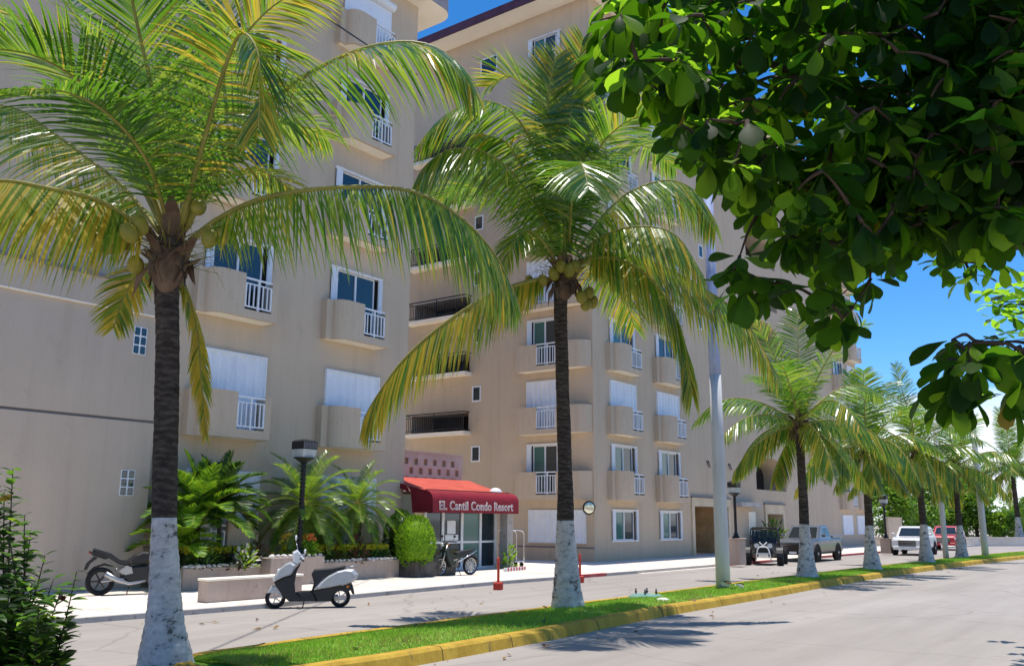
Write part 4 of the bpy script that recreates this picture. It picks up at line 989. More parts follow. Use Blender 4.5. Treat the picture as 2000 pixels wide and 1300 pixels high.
# limbs: fork from the trunk top towards spread attractors
top = tb+V((0, 0, 3.2)); br = MB()
br.tube(catmull([tb-UP*.1, tb+V((.05, .02, 1.5)), top], 14), [.26-.09*i/14 for i in range(15)], 12)
nodes = [(top, .14)]
att = [at_d(1480, 160, 5.4), at_d(1560, 470, 5.2), at_d(1760, 250, 5.6), at_d(1900, 480, 5.0), at_d(1700, -150, 6.), at_d(2050, -250, 6.), at_d(2150, 250, 5.5), at_d(1330, 60, 5.6), at_d(1980, 700, 4.6)]
for a in att:
    mid = top.lerp(a, .45)+UP*.35+rnd_dir(q)*.15; pp = catmull([top-UP*q.uniform(0, .5), mid, a], 16)
    br.tube(pp, [.075-.06*(i/16) for i in range(17)], 7); nodes += [(p, .03) for p in pp[3:]]
tips.sort(key=lambda p: (p-top).length)
for p in tips:
    n_ = min(nodes, key=lambda k: (k[0]-p).length_squared)[0]; dd = (p-n_)
    if dd.length > .06:
        mid = n_+dd*.5+UP*.06*dd.length+rnd_dir(q)*.05*dd.length
        pp = catmull([n_, mid, p], 5); br.tube(pp, [.013-.008*i/5 for i in range(6)], 4); nodes += [(pp[2], 0), (pp[4], 0), (p, 0)]
br.build('trunk', 'twig', AL, tb)
lf = MB()
for p in tips:
    k = q.randint(5, 8); a0 = q.uniform(0, 6.3)
    backlit = q.random()-(.36 if 1000+(p-CAM).dot(_r)/max(.1, depth(p))*FPX < 1660 else 0)  # left side of the crown gets more of the backlit leaf colour
    for i in range(k):
        a = a0+i*2.4; el = q.uniform(-1.45, .15)
        d = V((cos(a)*cos(el), sin(a)*cos(el), sin(el))); l = q.uniform(.10, .225); w = l*q.uniform(.46, .66)
        nn = (UP+V((cos(a), sin(a), 0))*q.uniform(-.2, .8)+rnd_dir(q)*.35).normalized()
        r = q.random(); mt = 2 if r < .007 else (1 if (r < .45 if backlit < .3 else r < .05) else 0)
        leafset(lf, p+d*.03, d, nn, l, w, mt, .22, q.uniform(.05, .4))
lf.build('foliage', ['almond', 'almond_l', 'almond_y'], AL, tb)
# second, farther almond: only the tip of its crown reaches into the frame
cb = at_d(2230, 640, 13.); tb2 = V((cb.x, cb.y, 0))
A2 = empty('almond_tree', tb2, 0, 'smaller-looking sunlit almond crown at the right edge above the dark hanging leaves', 'tree')
br = MB(); br.tube(catmull([tb2-UP*.1, tb2+V((.1, 0, 1.5)), cb], 10), [.2-.1*i/10 for i in range(11)], 10); lf = MB()
for i in range(260):
    x = 1885+(q.random()**.6)*560; y = q.uniform(575, 770)-(x-1900)*.32-max(0, 60-(x-1885))*.0; D = q.uniform(11.8, 15.)
    if y < 600-(x-1885)*1.3: continue
    p = at_d(x, y, D)
    if i % 5 == 0: br.tube(catmull([cb, cb.lerp(p, .5)+UP*.2, p], 6), [.04-.033*k/6 for k in range(7)], 4)
    for j in range(6):
        a = j*2.4+i; el = q.uniform(-.5, .6); d = V((cos(a)*cos(el), sin(a)*cos(el), sin(el))); l = q.uniform(.15, .25)
        leafset(lf, p, d, (UP+rnd_dir(q)*.5).normalized(), l, l*.55, 1 if q.random() < .55 else 0, .2, .2)
br.build('trunk', 'twig', A2, tb2); lf.build('foliage', ['almond', 'almond_l'], A2, tb2)

# ------------------------------------------------------------------ shrub at lower left, close to the camera
sb = at_d(40, 1300, 5.6); sb = V((sb.x, sb.y, 0))
SH = empty('shrub', sb, 0, 'dark leafy shrub with upright shoots in the lower left corner', 'shrub')
st = MB(); lf = MB()
shoots = [(25, 915, 5.6), (48, 1005, 5.5), (8, 960, 5.7), (-15, 930, 5.8), (-60, 960, 5.6), (-110, 1000, 5.7), (88, 1085, 5.5), (150, 1115, 5.4), (60, 1040, 5.7), (15, 1030, 5.3), (-40, 1040, 5.4), (120, 1150, 5.3), (105, 1130, 5.7)]
for i in range(95): shoots.append((q.uniform(-170, 135), q.uniform(1135, 1345), q.uniform(4.9, 6.2)))
for i, (x, y, D) in enumerate(shoots):
    tip = at_d(x, y, D); r0 = sb+V((q.uniform(-.2, .2), q.uniform(-.2, .2), 0)); pp = catmull([r0, r0.lerp(tip, .34)+rnd_dir(q)*.05, r0.lerp(tip, .68)+rnd_dir(q)*.04, tip], 14)
    st.tube(pp, [.012-.009*k/14 for k in range(15)], 5)
    L = (tip-r0).length; nl = int(L*(46 if i < 13 else 64))
    for j in range(nl):
        t = 1-(j/nl)*(.9 if i < 13 else .62); k = min(int(t*14), 13); p = pp[k].lerp(pp[k+1], t*14-k); a = j*2.1+q.uniform(-.4, .4); el = q.uniform(.0, .7)
        d = V((cos(a)*cos(el), sin(a)*cos(el), sin(el))); l = q.uniform(.075, .125)*(1-.35*(t > .96)); mt = 0 if q.random() < .62 else (1 if q.random() < .86 else 2)
        if i < 13 and t > .93 and q.random() < .7: mt = 1
        leafset(lf, p, d, (UP+d*-.2+rnd_dir(q)*.4).normalized(), l, l*.56, mt, .2, .25, 'ell')
for x, y, D in ((8, 975, 5.6), (2, 978, 5.6), (15, 972, 5.6), (62, 1222, 5.2), (120, 1170, 5.3)):
    c = at_d(x, y, D)
    for j in range(14): leafset(lf, c, (UP*.7+rnd_dir(q)).normalized(), rnd_dir(q), .03, .02, 3 if x < 100 else 4, .1, .3, 'ell')
st.build('stems', 'twig', SH, sb); lf.build('foliage', ['bush_d', 'bush_m', 'bush_l', 'flower_y', 'croton'], SH, sb)

# ------------------------------------------------------------------ trees behind the parked cars
TG = 'green trees behind the parked cars'
def bushy(px, py, D, rpx, hpx, seed, label, light=.35, leaf=.34):
    """px, py: crown centre in the photograph, D its distance; sizes follow from the distance"""
    q = random.Random(seed); c = at_d(px, py, D); s = D/FPX; rx, rz = rpx*s, hpx*s; b = V((c.x, c.y, 0))
    t = empty('bushy_tree', b, 0, label, 'tree', TG); tr = MB(); lf = MB()
    tr.tube(catmull([b-UP*.1, b+V((.1, .05, c.z*.4)), c], 8), [.22-.12*i/8 for i in range(9)], 8)
    for k in range(44):
        u = rnd_dir(q); t_ = q.uniform(.45, .95); cc = V((c.x+u.x*rx*t_, c.y+u.y*rx*t_, c.z+u.z*rz*t_)); rr = q.uniform(.24, .4)*min(rx, rz)
        if k % 3 == 0: tr.tube([c, c.lerp(cc, .5)+UP*.1, cc], [.06, .04, .015], 5)
        for i in range(120):
            v = rnd_dir(q); p = cc+V((v.x*rr*1.3, v.y*rr*1.3, v.z*rr*.75))*(.4+.6*q.random())
            tri_leaf(lf, p, (v+rnd_dir(q)).normalized(), (UP+rnd_dir(q)*.8).normalized(), leaf*q.uniform(.6, 1.3), leaf*.6, 1 if q.random() < light else 0)
    tr.build('trunk', 'twig', t, b); lf.build('crown', ['tree_m', 'tree_l'], t, b)
bushy(1735, 985, 78, 55, 75, 1, 'tall loose green tree just right of the building end', .4)
bushy(1790, 985, 84, 60, 62, 2, 'dense round tree behind the white SUV', .35)
bushy(1850, 990, 88, 55, 60, 3, 'dark green tree behind the red SUV', .25)
bushy(1905, 1000, 86, 48, 50, 4, 'leafy tree right of the last median palm', .3)
bushy(1958, 1025, 84, 40, 30, 5, 'low bright green bush above the promenade wall', .6, .26)
bushy(2010, 1010, 92, 50, 45, 6, 'spreading green tree at the right edge behind the wall', .45)
bushy(1745, 920, 96, 45, 42, 7, 'high pale crown showing above the white SUV trees', .5)
bushy(1880, 955, 105, 60, 55, 8, 'hazy farther tree seen between the last median palms', .3)
# ------------------------------------------------------------------ planted bed before the left wing
YPL = at_z(700, 1131, ZW).y; XPR = at_z(800, 1127, ZW).x; XPL = 13.2; HT = .60
PL = empty('planter', (XPL, YPL, ZW), 0, 'long low tan planter wall with earth bed in front of the left wing', 'planter'); op = V((XPL, YPL, ZW))
m = MB(); m.bbox((XPL, YPL, ZW), (XPR, YPL+.22, HT), .015); m.bbox((XPR-.22, YPL+.22, ZW), (XPR, YF1-.3, HT), .015); m.build('wall', 'planter', PL, op)
m = MB(); m.box((XPL, YPL+.22, ZW), (XPR-.22, YF1-.66, HT-.1)); m.build('earth_bed', 'earth', PL, op)
q = random.Random(77)
# pedestal with the lamp and pot plants
pbl, pbr = at_z(527, 1150, ZW), at_z(632, 1144, ZW); YB = YPL-.42
xb0, xb1 = at_y(527, 1140, YB).x, at_y(632, 1140, YB).x; ZB = at_y(580, 1087, YB).z
m = MB(); m.bbox((xb0, YB, ZW), (xb1, YPL-.003, ZB), .015); tag(m.build('planter_pedestal', 'planter'), 'square tan pedestal topped with white stones holding the lamp and orange flowers', 'pedestal')
# stones
stones = []
for k in range(4):
    mm = MB(); qq = random.Random(k); rg = []
    for i in range(6):
        t = pi*i/5; rr = max(.02, sin(t)); rg.append([V((cos(2*pi*j/8)*.085*rr*qq.uniform(.75, 1.2), sin(2*pi*j/8)*.065*rr*qq.uniform(.75, 1.2), -.05*cos(t)*qq.uniform(.8, 1.2))) for j in range(8)])
    mm.loft(rg, 0); o = mm.build('edging_stone', 'stone'); stones.append(o)
fresh = set()
def stone(x, y, z, lab, grp):
    k = q.randrange(4); o = stones[k] if k not in fresh else stones[k].copy()
    if k in fresh: COL.objects.link(o)
    fresh.add(k); o.location = (x, y, z+.03); o.rotation_euler = (q.uniform(-.3, .3), q.uniform(-.3, .3), q.uniform(0, 6)); s = q.uniform(.75, 1.25); o.scale = (s, s, s*.9)
    tag(o, lab, 'stone', grp)
for i in range(46):
    x = XPL+.1+(XPR-XPL-.2)*i/45
    if xb0-.1 < x < xb1+.1: continue
    stone(x, YPL+.08+q.uniform(-.02, .02), HT, 'rough white stone in the row edging the low planter wall', 'stones edging the planter')
for i in range(9): stone(xb0+.09+(xb1-xb0-.18)*i/8, YB+.1, ZB, 'white stone along the front rim of the lamp pedestal', 'stones on the pedestal rim')
# clipped hedges
def hedge(x0, x1, y0, y1, z0, z1, lab, seed):
    q = random.Random(seed); lf = MB(); lf.bbox((x0+.08, y0+.08, z0), (x1-.08, y1-.08, z1-.1), .04, 0)
    n = int((x1-x0)*2600)
    for i in range(n):
        t = q.random()
        if t < .5: p = V((q.uniform(x0, x1), q.uniform(y0, y1), z1-q.random()**2*.1+.04*noise.noise(V((q.uniform(x0, x1)*2, 0, 0)))))
        else: p = V((q.uniform(x0, x1), y0+q.random()**2*.1, q.uniform(z0, z1)))
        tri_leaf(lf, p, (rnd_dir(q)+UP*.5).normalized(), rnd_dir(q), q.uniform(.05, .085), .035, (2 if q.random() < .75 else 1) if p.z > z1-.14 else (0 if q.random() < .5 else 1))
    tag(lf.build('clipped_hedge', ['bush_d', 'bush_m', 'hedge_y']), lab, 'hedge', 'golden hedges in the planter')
zh = .52
hedge(XPL+.2, xb0-.02, YPL+.2, YPL+.75, zh, at_y(430, 1070, YPL+.3).z, 'golden clipped hedge left of the lamp pedestal', 1)
hedge(xb1+.05, XPR-.3, YPL+.2, YPL+.7, zh, at_y(720, 1064, YPL+.3).z, 'golden clipped hedge right of the lamp pedestal', 2)
def clump(name, x, y, z0, r, h, mats, n, l, w, lab, cat, seed, flower=None, grp=None):
    q = random.Random(seed); b = V((x, y, z0)); lf = MB()
    for i in range(n):
        u = rnd_dir(q); u.z = abs(u.z); t = .35+.65*q.random(); p = b+V((u.x*r*t, u.y*r*t, .05+u.z*h*t)); d = (u+UP*.35+rnd_dir(q)*.4).normalized()
        leafset(lf, p, d, (UP+rnd_dir(q)*.6).normalized(), l*q.uniform(.7, 1.2), w, min(len(mats)-1, int(q.random()*len(mats))), .2, .3, 'ell')
    for i in range(8): lf.tube([b, b+V((q.uniform(-.5, .5)*r, q.uniform(-.5, .5)*r, h*.6))], [.012, .006], 4, 0)
    ms = list(mats)
    if flower:
        for i in range(16):
            a = q.uniform(0, 6.3); c = b+V((cos(a)*r*.6*q.random(), sin(a)*r*.6*q.random()-r*.2, h*q.uniform(.85, 1.1)))
            for j in range(12): tri_leaf(lf, c+rnd_dir(q)*.05, (UP+rnd_dir(q)).normalized(), rnd_dir(q), .05, .04, len(ms))
        ms.append(flower)
    t = lf.build(name, ms, None, b); t.location = b; tag(t, lab, cat, grp); return t
px = lambda x, Y: at_y(x, 1050, Y).x
clump('flowering_shrub', px(600, YB+.35), YB+.35, ZB-.03, .36, .52, ['bush_m', 'bush_l'], 260, .11, .05, 'green shrub with orange flowers on the lamp pedestal', 'shrub', 3, 'flower_o')
clump('flowering_shrub', px(560, YPL+.3), YPL+.35, HT, .24, .68, ['hedge_y', 'bush_m'], 120, .11, .05, 'narrow yellow-leaved shrub just left of the lamp pole', 'shrub', 4, 'flower_y')
for i, (x, Y, r, h, ms, lab) in enumerate(((500, 19.9, .45, .6, ['bush_d', 'croton'], 'dark red croton below the white terrace railing'), (470, 19.6, .35, .45, ['croton', 'bush_d'], 'dark croton beside the foxtail palm'), (482, 19.35, .3, .55, ['bush_l', 'stone'], 'variegated cream and green shrub behind the left hedge'),
        (695, 19.8, .38, .75, ['croton', 'croton', 'bush_d'], 'dark red croton in front of the right terrace window'), (645, 20., .45, .7, ['bush_d', 'croton'], 'shadowy shrub between the two feathery palms'), (735, 20.2, .35, .5, ['croton', 'bush_d'], 'small red croton at the right end of the bed'), (400, 19.8, .5, .6, ['bush_d', 'bush_m'], 'dark leafy shrub at the foot of the foxtail palm'))):
    clump('croton_shrub', px(x, Y), Y, HT-.1, r, h, ms, 150, .16, .06, lab, 'shrub', 20+i, None, 'crotons in the planter')
# feathery date palms
def feather_palm(x, y, ztop, Rr, seed, lab, nfr=26, name='date_palm', mats=None, leaf=.2, w=.016, rads=.1, el0=75, spread=125):
    q = random.Random(seed); b = V((x, y, HT-.12)); root = empty(name, b, 0, lab, 'palm tree')
    m = MB(); c = V((x, y, ztop)); m.tube(catmull([b-UP*.05, b.lerp(c, .5)+V((.04, 0, 0)), c], 18), [rads*(1+.15*(i % 2)) for i in range(19)], 10); m.build('trunk', 'bark', root, b)
    for i in range(nfr):
        a = i*2.39996; el = radians(el0-(i/(nfr-1))**.8*spread); L = Rr*q.uniform(.95, 1.2); o = V((cos(a), sin(a), 0)); d = o*cos(el)+UP*sin(el); P = [c]
        for s in range(4): P.append(P[-1]+d*L/4); d = (d-UP*.36*(.6+.25*s)).normalized()
        frond(P, leaf=leaf, n=int(66*Rr/1.2), droop=.25, hang=.1, w=w, mix=(.55, .4, .05), seed=seed*60+i, seg=2, out=o, rr=.014, bare=.14, up=.35).build('frond', mats or FM, root, b)
zc = at_y(592, 985, 20.5).z
feather_palm(px(592, 20.5), 20.5, zc, 1.6, 5, 'larger feathery date palm behind the lamp pole', 46, leaf=.32, w=.013, mats=['bush_m', 'palm_l', 'bush_l', 'frondrib'])
feather_palm(px(696, 20.5), 20.5, at_y(690, 985, 20.5).z, 1.35, 6, 'smaller feathery date palm near the left wing corner', 40, leaf=.28, w=.013, mats=['bush_m', 'palm_l', 'bush_l', 'frondrib'])
feather_palm(px(350, 20.2), 20.2, 1.0, 1.1, 14, 'low young palm with broad lime leaflets at the left end of the bed', 16, 'foxtail_palm', ['bush_l', 'bush_m', 'bush_l', 'frondrib'], .34, .034, .05, 88, 70)
feather_palm(px(385, 20.4), 20.4, 1.75, 1.5, 8, 'bushy bright green palm right of the nearest trunk', 26, 'foxtail_palm', ['bush_m', 'bush_l', 'bush_l', 'frondrib'], .36, .032, .045, 88, 85)
feather_palm(px(425, 20.6), 20.6, 2.15, 1.3, 9, 'darker arching palm in front of the terrace shutters', 22, 'foxtail_palm', ['bush_d', 'bush_m', 'bush_m', 'frondrib'], .36, .032, .05, 84, 90)
# clipped conifers at the lobby
def conifer(x, y, z0, r, h, mats, lab, seed, core):
    q = random.Random(seed); b = V((x, y, z0)); lf = MB(); lf.ell((x, y, z0+h*.48), r*.8, r*.8, h*.46, 0, 14, 10)
    for i in range(3600):
        u = rnd_dir(q); t = (u.z+1)/2; rr = r*(1.-.25*max(0, t-.5)); p = V((x+u.x*rr, y+u.y*rr, z0+h*.5+u.z*h*.5))*1.0
        lump = 1+.10*noise.noise(V((u.x*3, u.y*3, u.z*3+seed))); p = V((x+u.x*rr*lump, y+u.y*rr*lump, z0+h*.5+u.z*h*.5*lump))
        tri_leaf(lf, p, (u+UP*.7+rnd_dir(q)*.5).normalized(), rnd_dir(q), q.uniform(.08, .15), .03, int(q.random()*len(mats)))
    t = lf.build('conifer_bush', mats, None, b); t.location = b; tag(t, lab, 'bush', 'clipped bushes at the lobby')
Yc = 19.3
conifer(px(812, Yc), Yc, .35, .55, at_y(812, 1010, Yc).z-.35, ['bush_l', 'bush_m', 'bush_l'], 'lime green egg-shaped bush beside the lobby glass', 12, 0)
conifer(px(783, 20.2), 20.2, .4, .5, at_y(790, 1000, 20.2).z-.4, ['bush_d', 'bush_m'], 'darker round bush tucked behind the lime green one', 13, 0)
xa, xb = at_z(803, 1117, ZW).x, at_z(858, 1114, ZW).x
m = MB(); m.bbox((XPR+.03, 18.95, ZW), (XPR+1.9, 19.75, .56), .03); m.bbox((XPR+.2, 18.93, .2), (XPR+.8, 18.948, .48), .005); m.bbox((XPR+1.0, 18.93, .2), (XPR+1.7, 18.948, .48), .005); tag(m.build('stone_trough', noisy('dark_stone', (.05, .045, .04), (.13, .115, .10), 2.5, .8, .4, 12.)), 'dark stone trough holding the lime green bush by the lobby', 'planter')
# bench-like low wall by the kerb
p0, p1 = at_z(404, 1177, ZW), at_z(545, 1169, ZW)
m = MB(); zt = at_y(404, 1130, p0.y).z; m.bbox((p0.x, p0.y, ZW), (p0.x+2.5, p0.y+.34, zt-.05), .012); m.bbox((p0.x-.02, p0.y-.02, zt-.048), (p0.x+2.52, p0.y+.36, zt), .012, 1); tag(m.build('low_wall', ['planter', 'cream']), 'free-standing low tan wall with pale coping near the kerb', 'low wall')

# ------------------------------------------------------------------ lamps, poles, posts, signs
def lamp(x, y, zb, H, s, lab, ped=None):
    b = V((x, y, zb)); root = empty('street_lamp', b, 0, lab, 'street lamp', 'square lantern lamp posts'); z = V((0, 0, 0))
    if ped:
        m = MB(); m.bbox((-.28, -.28, 0), (.28, .28, ped-.05), .02); m.bbox((-.32, -.32, ped-.049), (.32, .32, ped), .015); m.build('pedestal', 'planter', root)
    p0 = ped or 0.
    m = MB(); n = 60; hp = H-.62*s
    m.lathe([(.15*s, p0), (.15*s, p0+.06), (.10*s, p0+.10), (.09*s, p0+.2)], 12)
    rg = []
    for i in range(n+1):
        zz = p0+.2+(hp-p0-.2)*i/n; a = i*.55; rg.append([V((cos(a+2*pi*j/8)*.052*s*(1.25 if j % 2 else .8), sin(a+2*pi*j/8)*.052*s*(1.25 if j % 2 else .8), zz)) for j in range(8)])
    m.loft(rg, 0); m.lathe([(.06*s, hp), (.10*s, hp+.03), (.22*s, hp+.13), (.25*s, hp+.15)], 14)
    m.build('pole', 'iron', root)
    m = MB(); m.lathe([(.24*s, hp+.15), (.27*s, hp+.30), (.28*s, hp+.37)], 4, T=Matrix.Rotation(pi/4, 4, 'Z'), smooth=False); m.build('lantern_glass', 'lampglass', root)
    m = MB(); m.lathe([(.29*s, hp+.372), (.29*s, hp+.58), (.24*s, hp+.62), (.05*s, hp+.66)], 4, T=Matrix.Rotation(pi/4, 4, 'Z'), smooth=False)
    for i in range(9): m.box((-.2*s+i*.045*s, -.212*s, hp+.40), (-.18*s+i*.045*s, -.206*s, hp+.56), 1)
    m.build('lantern_hood', ['iron', 'groove'], root); return root
zl = at_y(588, 850, YB+.3).z
lamp(at_y(584, 1080, YB+.3).x, YB+.3, ZB, zl-ZB, 1.2, 'nearest black twisted lamp post rising from the flowered pedestal')
p = at_z(1440, 1102, ZW); lamp(p.x, p.y, ZW, at_y(1436, 940, p.y).z-ZW, 1., 'black lamp post on a tan pedestal beside the tall white pole', 1.05)
p = at_z(1733, 1080, ZW); lamp(p.x, p.y, ZW, 3.25, 1., 'farther black lamp post on a pedestal left of the white SUV', .85)
def pole(px_, py_, r0, ytop, lab, paint=None):
    p = at_z(px_, py_, .15); D = depth(p); H = at_d(px_, ytop, D).z; b = V((p.x, p.y, .1)); root = empty('utility_pole', b, 0, lab, 'pole', 'pale concrete poles on the median')
    zp = at_d(px_, paint, D).z if paint else H
    r = lambda z: r0*(1-.32*z/10)
    m = MB(); m.tube([V((0, 0, z)) for z in (0, 1, 2, 3, 4, zp-.1)], [r(z) for z in (0, 1, 2, 3, 4, zp)], 20); m.build('shaft', 'concrete', root)
    if paint:
        m = MB(); m.tube([V((0, 0, z)) for z in (zp-.1, zp+1, zp+2.5, H)], [r(z)*1.0+.002 for z in (zp, zp+1, zp+2.5, H)], 20); m.build('painted_section', 'bluepaint', root)
    return root
pole(1413, 1150, .18, 330, 'tall pale pole with peeling blue upper half in the median', 718)
pole(1848, 1090, .13, 800, 'thin pale pole between the white and the red SUV'); pole(1925, 1086, .17, 740, 'grey pole farthest right on the median')
for i, (px_, py_, yt, lab) in enumerate(((973, 1151, 1093, 'red post on a square red block in front of the luggage trolley'), (1133, 1137, 1084, 'red post on a square red block right of the tall median palm'))):
    p = at_z(px_, py_, 0); root = empty('barrier_post', p, .4, lab, 'post', 'red posts at the kerb')
    m = MB(); m.bbox((-.11, -.11, 0), (.11, .11, .19), .015); m.build('base', 'redpaint', root); m = MB(); m.tube([(0, 0, .18), (0, 0, .8), (0, 0, .83)], [.034, .034, .02], 10); m.build('shaft', 'redpaint', root)
for (xa, ya, xb, yb_, n, lab) in ((1000, 1116, 1031, 1112, 7, 'red and white striped stop block under the luggage trolley'), (866, 1123, 899, 1121, 5, 'red and white striped stop block under the dark green motorbike')):
    p = at_z(xa, ya, ZW); e_ = at_z(xb, yb_, ZW); L = (e_-p).length*.9; root = MB()
    for i in range(n*2):
        root.bbox((L*i/(2*n), -.06, 0), (L*(i+1)/(2*n)-.002, .06, .11), .008, i % 2)
    o = root.build('stop_block', ['white', 'redpaint']); o.location = (p.x, p.y+.3, ZW+.005); o.rotation_euler = (0, 0, atan2(e_.y-p.y, e_.x-p.x)*.4); tag(o, lab, 'kerb block')
# round convex mirror on a bracket at the corner
mp_ = at_x(1150, 991, XP-.7); root = empty('traffic_mirror', mp_, 0, 'round pale convex mirror on the building corner', 'mirror')
fw = (CAM-mp_).normalized()+V((.1, -.75, -.15)); fw.normalize(); T = fw.to_track_quat('Z', 'Y').to_matrix().to_4x4()
m = MB(); m.lathe([(.27, -.05), (.29, -.02), (.29, .03), (.265, .035)], 28, 0, T); m.build('rim', 'dark', root)
m = MB(); m.lathe([(.26, .036), (.21, .06), (.12, .08), (.02, .088)], 28, 0, T); m.build('face', 'mirror', root)
m = MB(); m.tube([fw*-.05, V((.7, .1, .05))], .025, 8); m.build('bracket', 'iron', root)
# luggage trolley
p = at_z(990, 1107, ZW); s_ = 1.; root = empty('luggage_trolley', (p.x+.3, p.y+.1, ZW), -.35, 'chrome birdcage luggage trolley standing at the lobby column', 'trolley')
m = MB(); m.bbox((-.5, -.28, .17), (.5, .28, .23), .02); m.build('platform', 'chrome', root)
for y in (-.25, .25):
    m = MB(); m.tube(catmull([V((-.47, y, .2)), V((-.47, y, .9)), V((-.46, y, 1.18)), V((-.36, y, 1.32)), V((0, y, 1.34)), V((.36, y, 1.32)), V((.46, y, 1.18)), V((.47, y, .9)), V((.47, y, .2))], 40), .019, 8); m.build('hoop', 'chrome', root)
m = MB(); m.tube([(0, -.25, 1.34), (0, .25, 1.34)], .016, 8); m.build('rail', 'chrome', root)
for x in (-.4, .4):
    for y in (-.2, .2):
        m = MB(); m.tube([(x, y-.02, .085), (x, y+.02, .085)], .085, 14); m.build('wheel', 'rubber', root)
clump('potted_plant', at_y(995, 1060, 19.9).x, 19.9, ZW, .22, .75, ['bush_m', 'bush_l'], 110, .22, .05, 'small green plant behind the luggage trolley', 'plant', 55)
# lamp footing in the lawn
p = at_z(1262, 1166, .16); root = empty('lamp_footing', (p.x, p.y, .14), 0, 'teal painted concrete footing with four black bolts in the lawn', 'footing')
m = MB(); m.lathe([(.40, -.02), (.39, .04), (.30, .09), (.05, .10)], 18); m.build('pad', 'teal', root)
for a in range(4):
    m = MB(); x, y = .22*cos(a*pi/2+.4), .22*sin(a*pi/2+.4); m.cyl((x, y, .07), (x, y, .21), .016, seg=8); m.lathe([(.03, .125), (.03, .15)], 6, 0, Matrix.Translation((x, y, 0))); m.build('bolt', 'iron', root)
p = at_z(1294, 1172, .17); m = MB(); m.ell((0, 0, .0), .2, .13, .06, 0, 10, 6); o = m.build('rubble', 'stone'); o.location = p; tag(o, 'white lump of mortar lying beside the teal footing', 'rubble')
p = at_z(1432, 1151, .17); m = MB(); qq = random.Random(3)
for i in range(9): leafset(m, rnd_dir(qq)*.06+V((0, 0, .1)), rnd_dir(qq), rnd_dir(qq), .22, .09, i % 2, .3, .5)
o = m.build('litter', ['sheath', 'stone']); o.location = p; tag(o, 'dry leaves and scrap lying at the foot of the tall pole', 'litter')
# overhead cable
m = MB(); a = at_d(470, -85, 13.); b = at_y(814, 146, YF1-.02); pts = [a.lerp(b, i/12)-UP*.10*sin(pi*i/12) for i in range(13)]; m.tube(pts, .022, 6); tag(m.build('overhead_cable', 'iron'), 'black cable running down to the left wing near its roof', 'cable')

# ------------------------------------------------------------------ wheels, two-wheelers
def wheel(root, c, r, w, spokes=5, hub='alloy', rimr=.66, name='wheel'):
    """axle along local y"""
    T = Matrix.Translation(c) @ Matrix.Rotation(pi/2, 4, 'X')
    m = MB(); m.lathe([(r*rimr, -w*.42), (r*.93, -w*.5), (r, -w*.34), (r, w*.34), (r*.93, w*.5), (r*rimr, w*.42), (r*(rimr-.04), 0)], 26, 0, T, True, False)
    m.v.append((0, 0, 0)); m.v.pop(); o = m.build(name, 'rubber', root)
    h = MB(); h.lathe([(r*rimr*1.02, -w*.36), (r*rimr*.9, -w*.2), (r*rimr*.9, w*.2), (r*rimr*1.02, w*.36)], 22, 0, T, True, False); h.lathe([(r*.16, -w*.45), (r*.16, w*.45)], 12, 0, T)
    for i in range(spokes):
        a = 2*pi*i/spokes; Q = T @ Matrix.Rotation(a, 4, 'Z'); h.box((r*.1, -r*.055, -w*.2), (r*rimr*.95, r*.055, w*.2), 0, Q)
    h.build('rim', hub, o); return o
def heading(a, b): return atan2(b.y-a.y, b.x-a.x)
# scooter
fa, ra = at_z(539, 1187, 0), at_z(662, 1185, 0); mid = (fa+ra)/2
SC = empty('scooter', (mid.x, mid.y, 0), heading(ra, fa), 'white and black scooter parked at the kerb before the planter', 'scooter')
z2 = lambda *P: [((720-x)/686, (1195-y)/686) for x, y in P]
def part(poly, hw, name, mat, y0=0., k=.86, par=None): 
    m = MB(); m.slab(poly, hw, k, 0, y0); return m.build(name, mat, par or SC)
wheel(SC, (.656, 0, .205), .205, .10, 5); wheel(SC, (-.65, 0, .205), .205, .11, 5)
part(z2((150, 985), (205, 895), (270, 885), (345, 985), (395, 1075), (350, 1040), (290, 985), (225, 985)), .075, 'front_fender', 'scooter')
part(z2((215, 800), (250, 740), (310, 655), (380, 592), (450, 560), (525, 600), (520, 650), (470, 740), (360, 775), (232, 838)), .19, 'front_shield', 'scooter', 0, .8)
part(z2((238, 850), (360, 780), (475, 745), (525, 650), (582, 600), (540, 690), (520, 850), (540, 990), (600, 1050), (790, 1000), (835, 1100), (460, 1100), (395, 1050), (320, 960)), .16, 'leg_shield', 'blackplastic', 0, .95)
part(z2((545, 985), (640, 965), (745, 965), (780, 1005), (610, 1045)), .17, 'floorboard', 'seat')
part(z2((470, 430), (535, 395), (600, 475), (640, 525), (590, 570), (550, 610), (485, 575)), .10, 'handlebar_cowl', 'whitecar', 0, .75)
part(z2((750, 735), (790, 672), (900, 662), (1040, 652), (1210, 620), (1235, 645), (1010, 725), (900, 795), (850, 860), (790, 950), (765, 960), (790, 860)), .13, 'seat', 'seat', 0, .9)
pn = part(z2((782, 935), (860, 850), (960, 765), (1100, 692), (1240, 660), (1340, 672), (1405, 735), (1390, 795), (1330, 845), (1190, 900), (1170, 885), (1000, 920), (815, 948)), .17, 'rear_panel', 'scooter', 0, .8)
part(z2((740, 965), (815, 955), (1000, 925), (1190, 895), (1300, 852), (1312, 945), (1255, 1000), (1180, 950), (1070, 1000), (1030, 1105), (835, 1105), (790, 1010)), .14, 'engine_cover', 'blackplastic', 0, .95)
part(z2((1352, 760), (1408, 740), (1392, 800), (1350, 830)), .1, 'tail_light', 'redlens', 0, .9); part(z2((1296, 860), (1318, 860), (1365, 1015), (1338, 1020), (1300, 950)), .07, 'rear_mudguard', 'blackplastic')
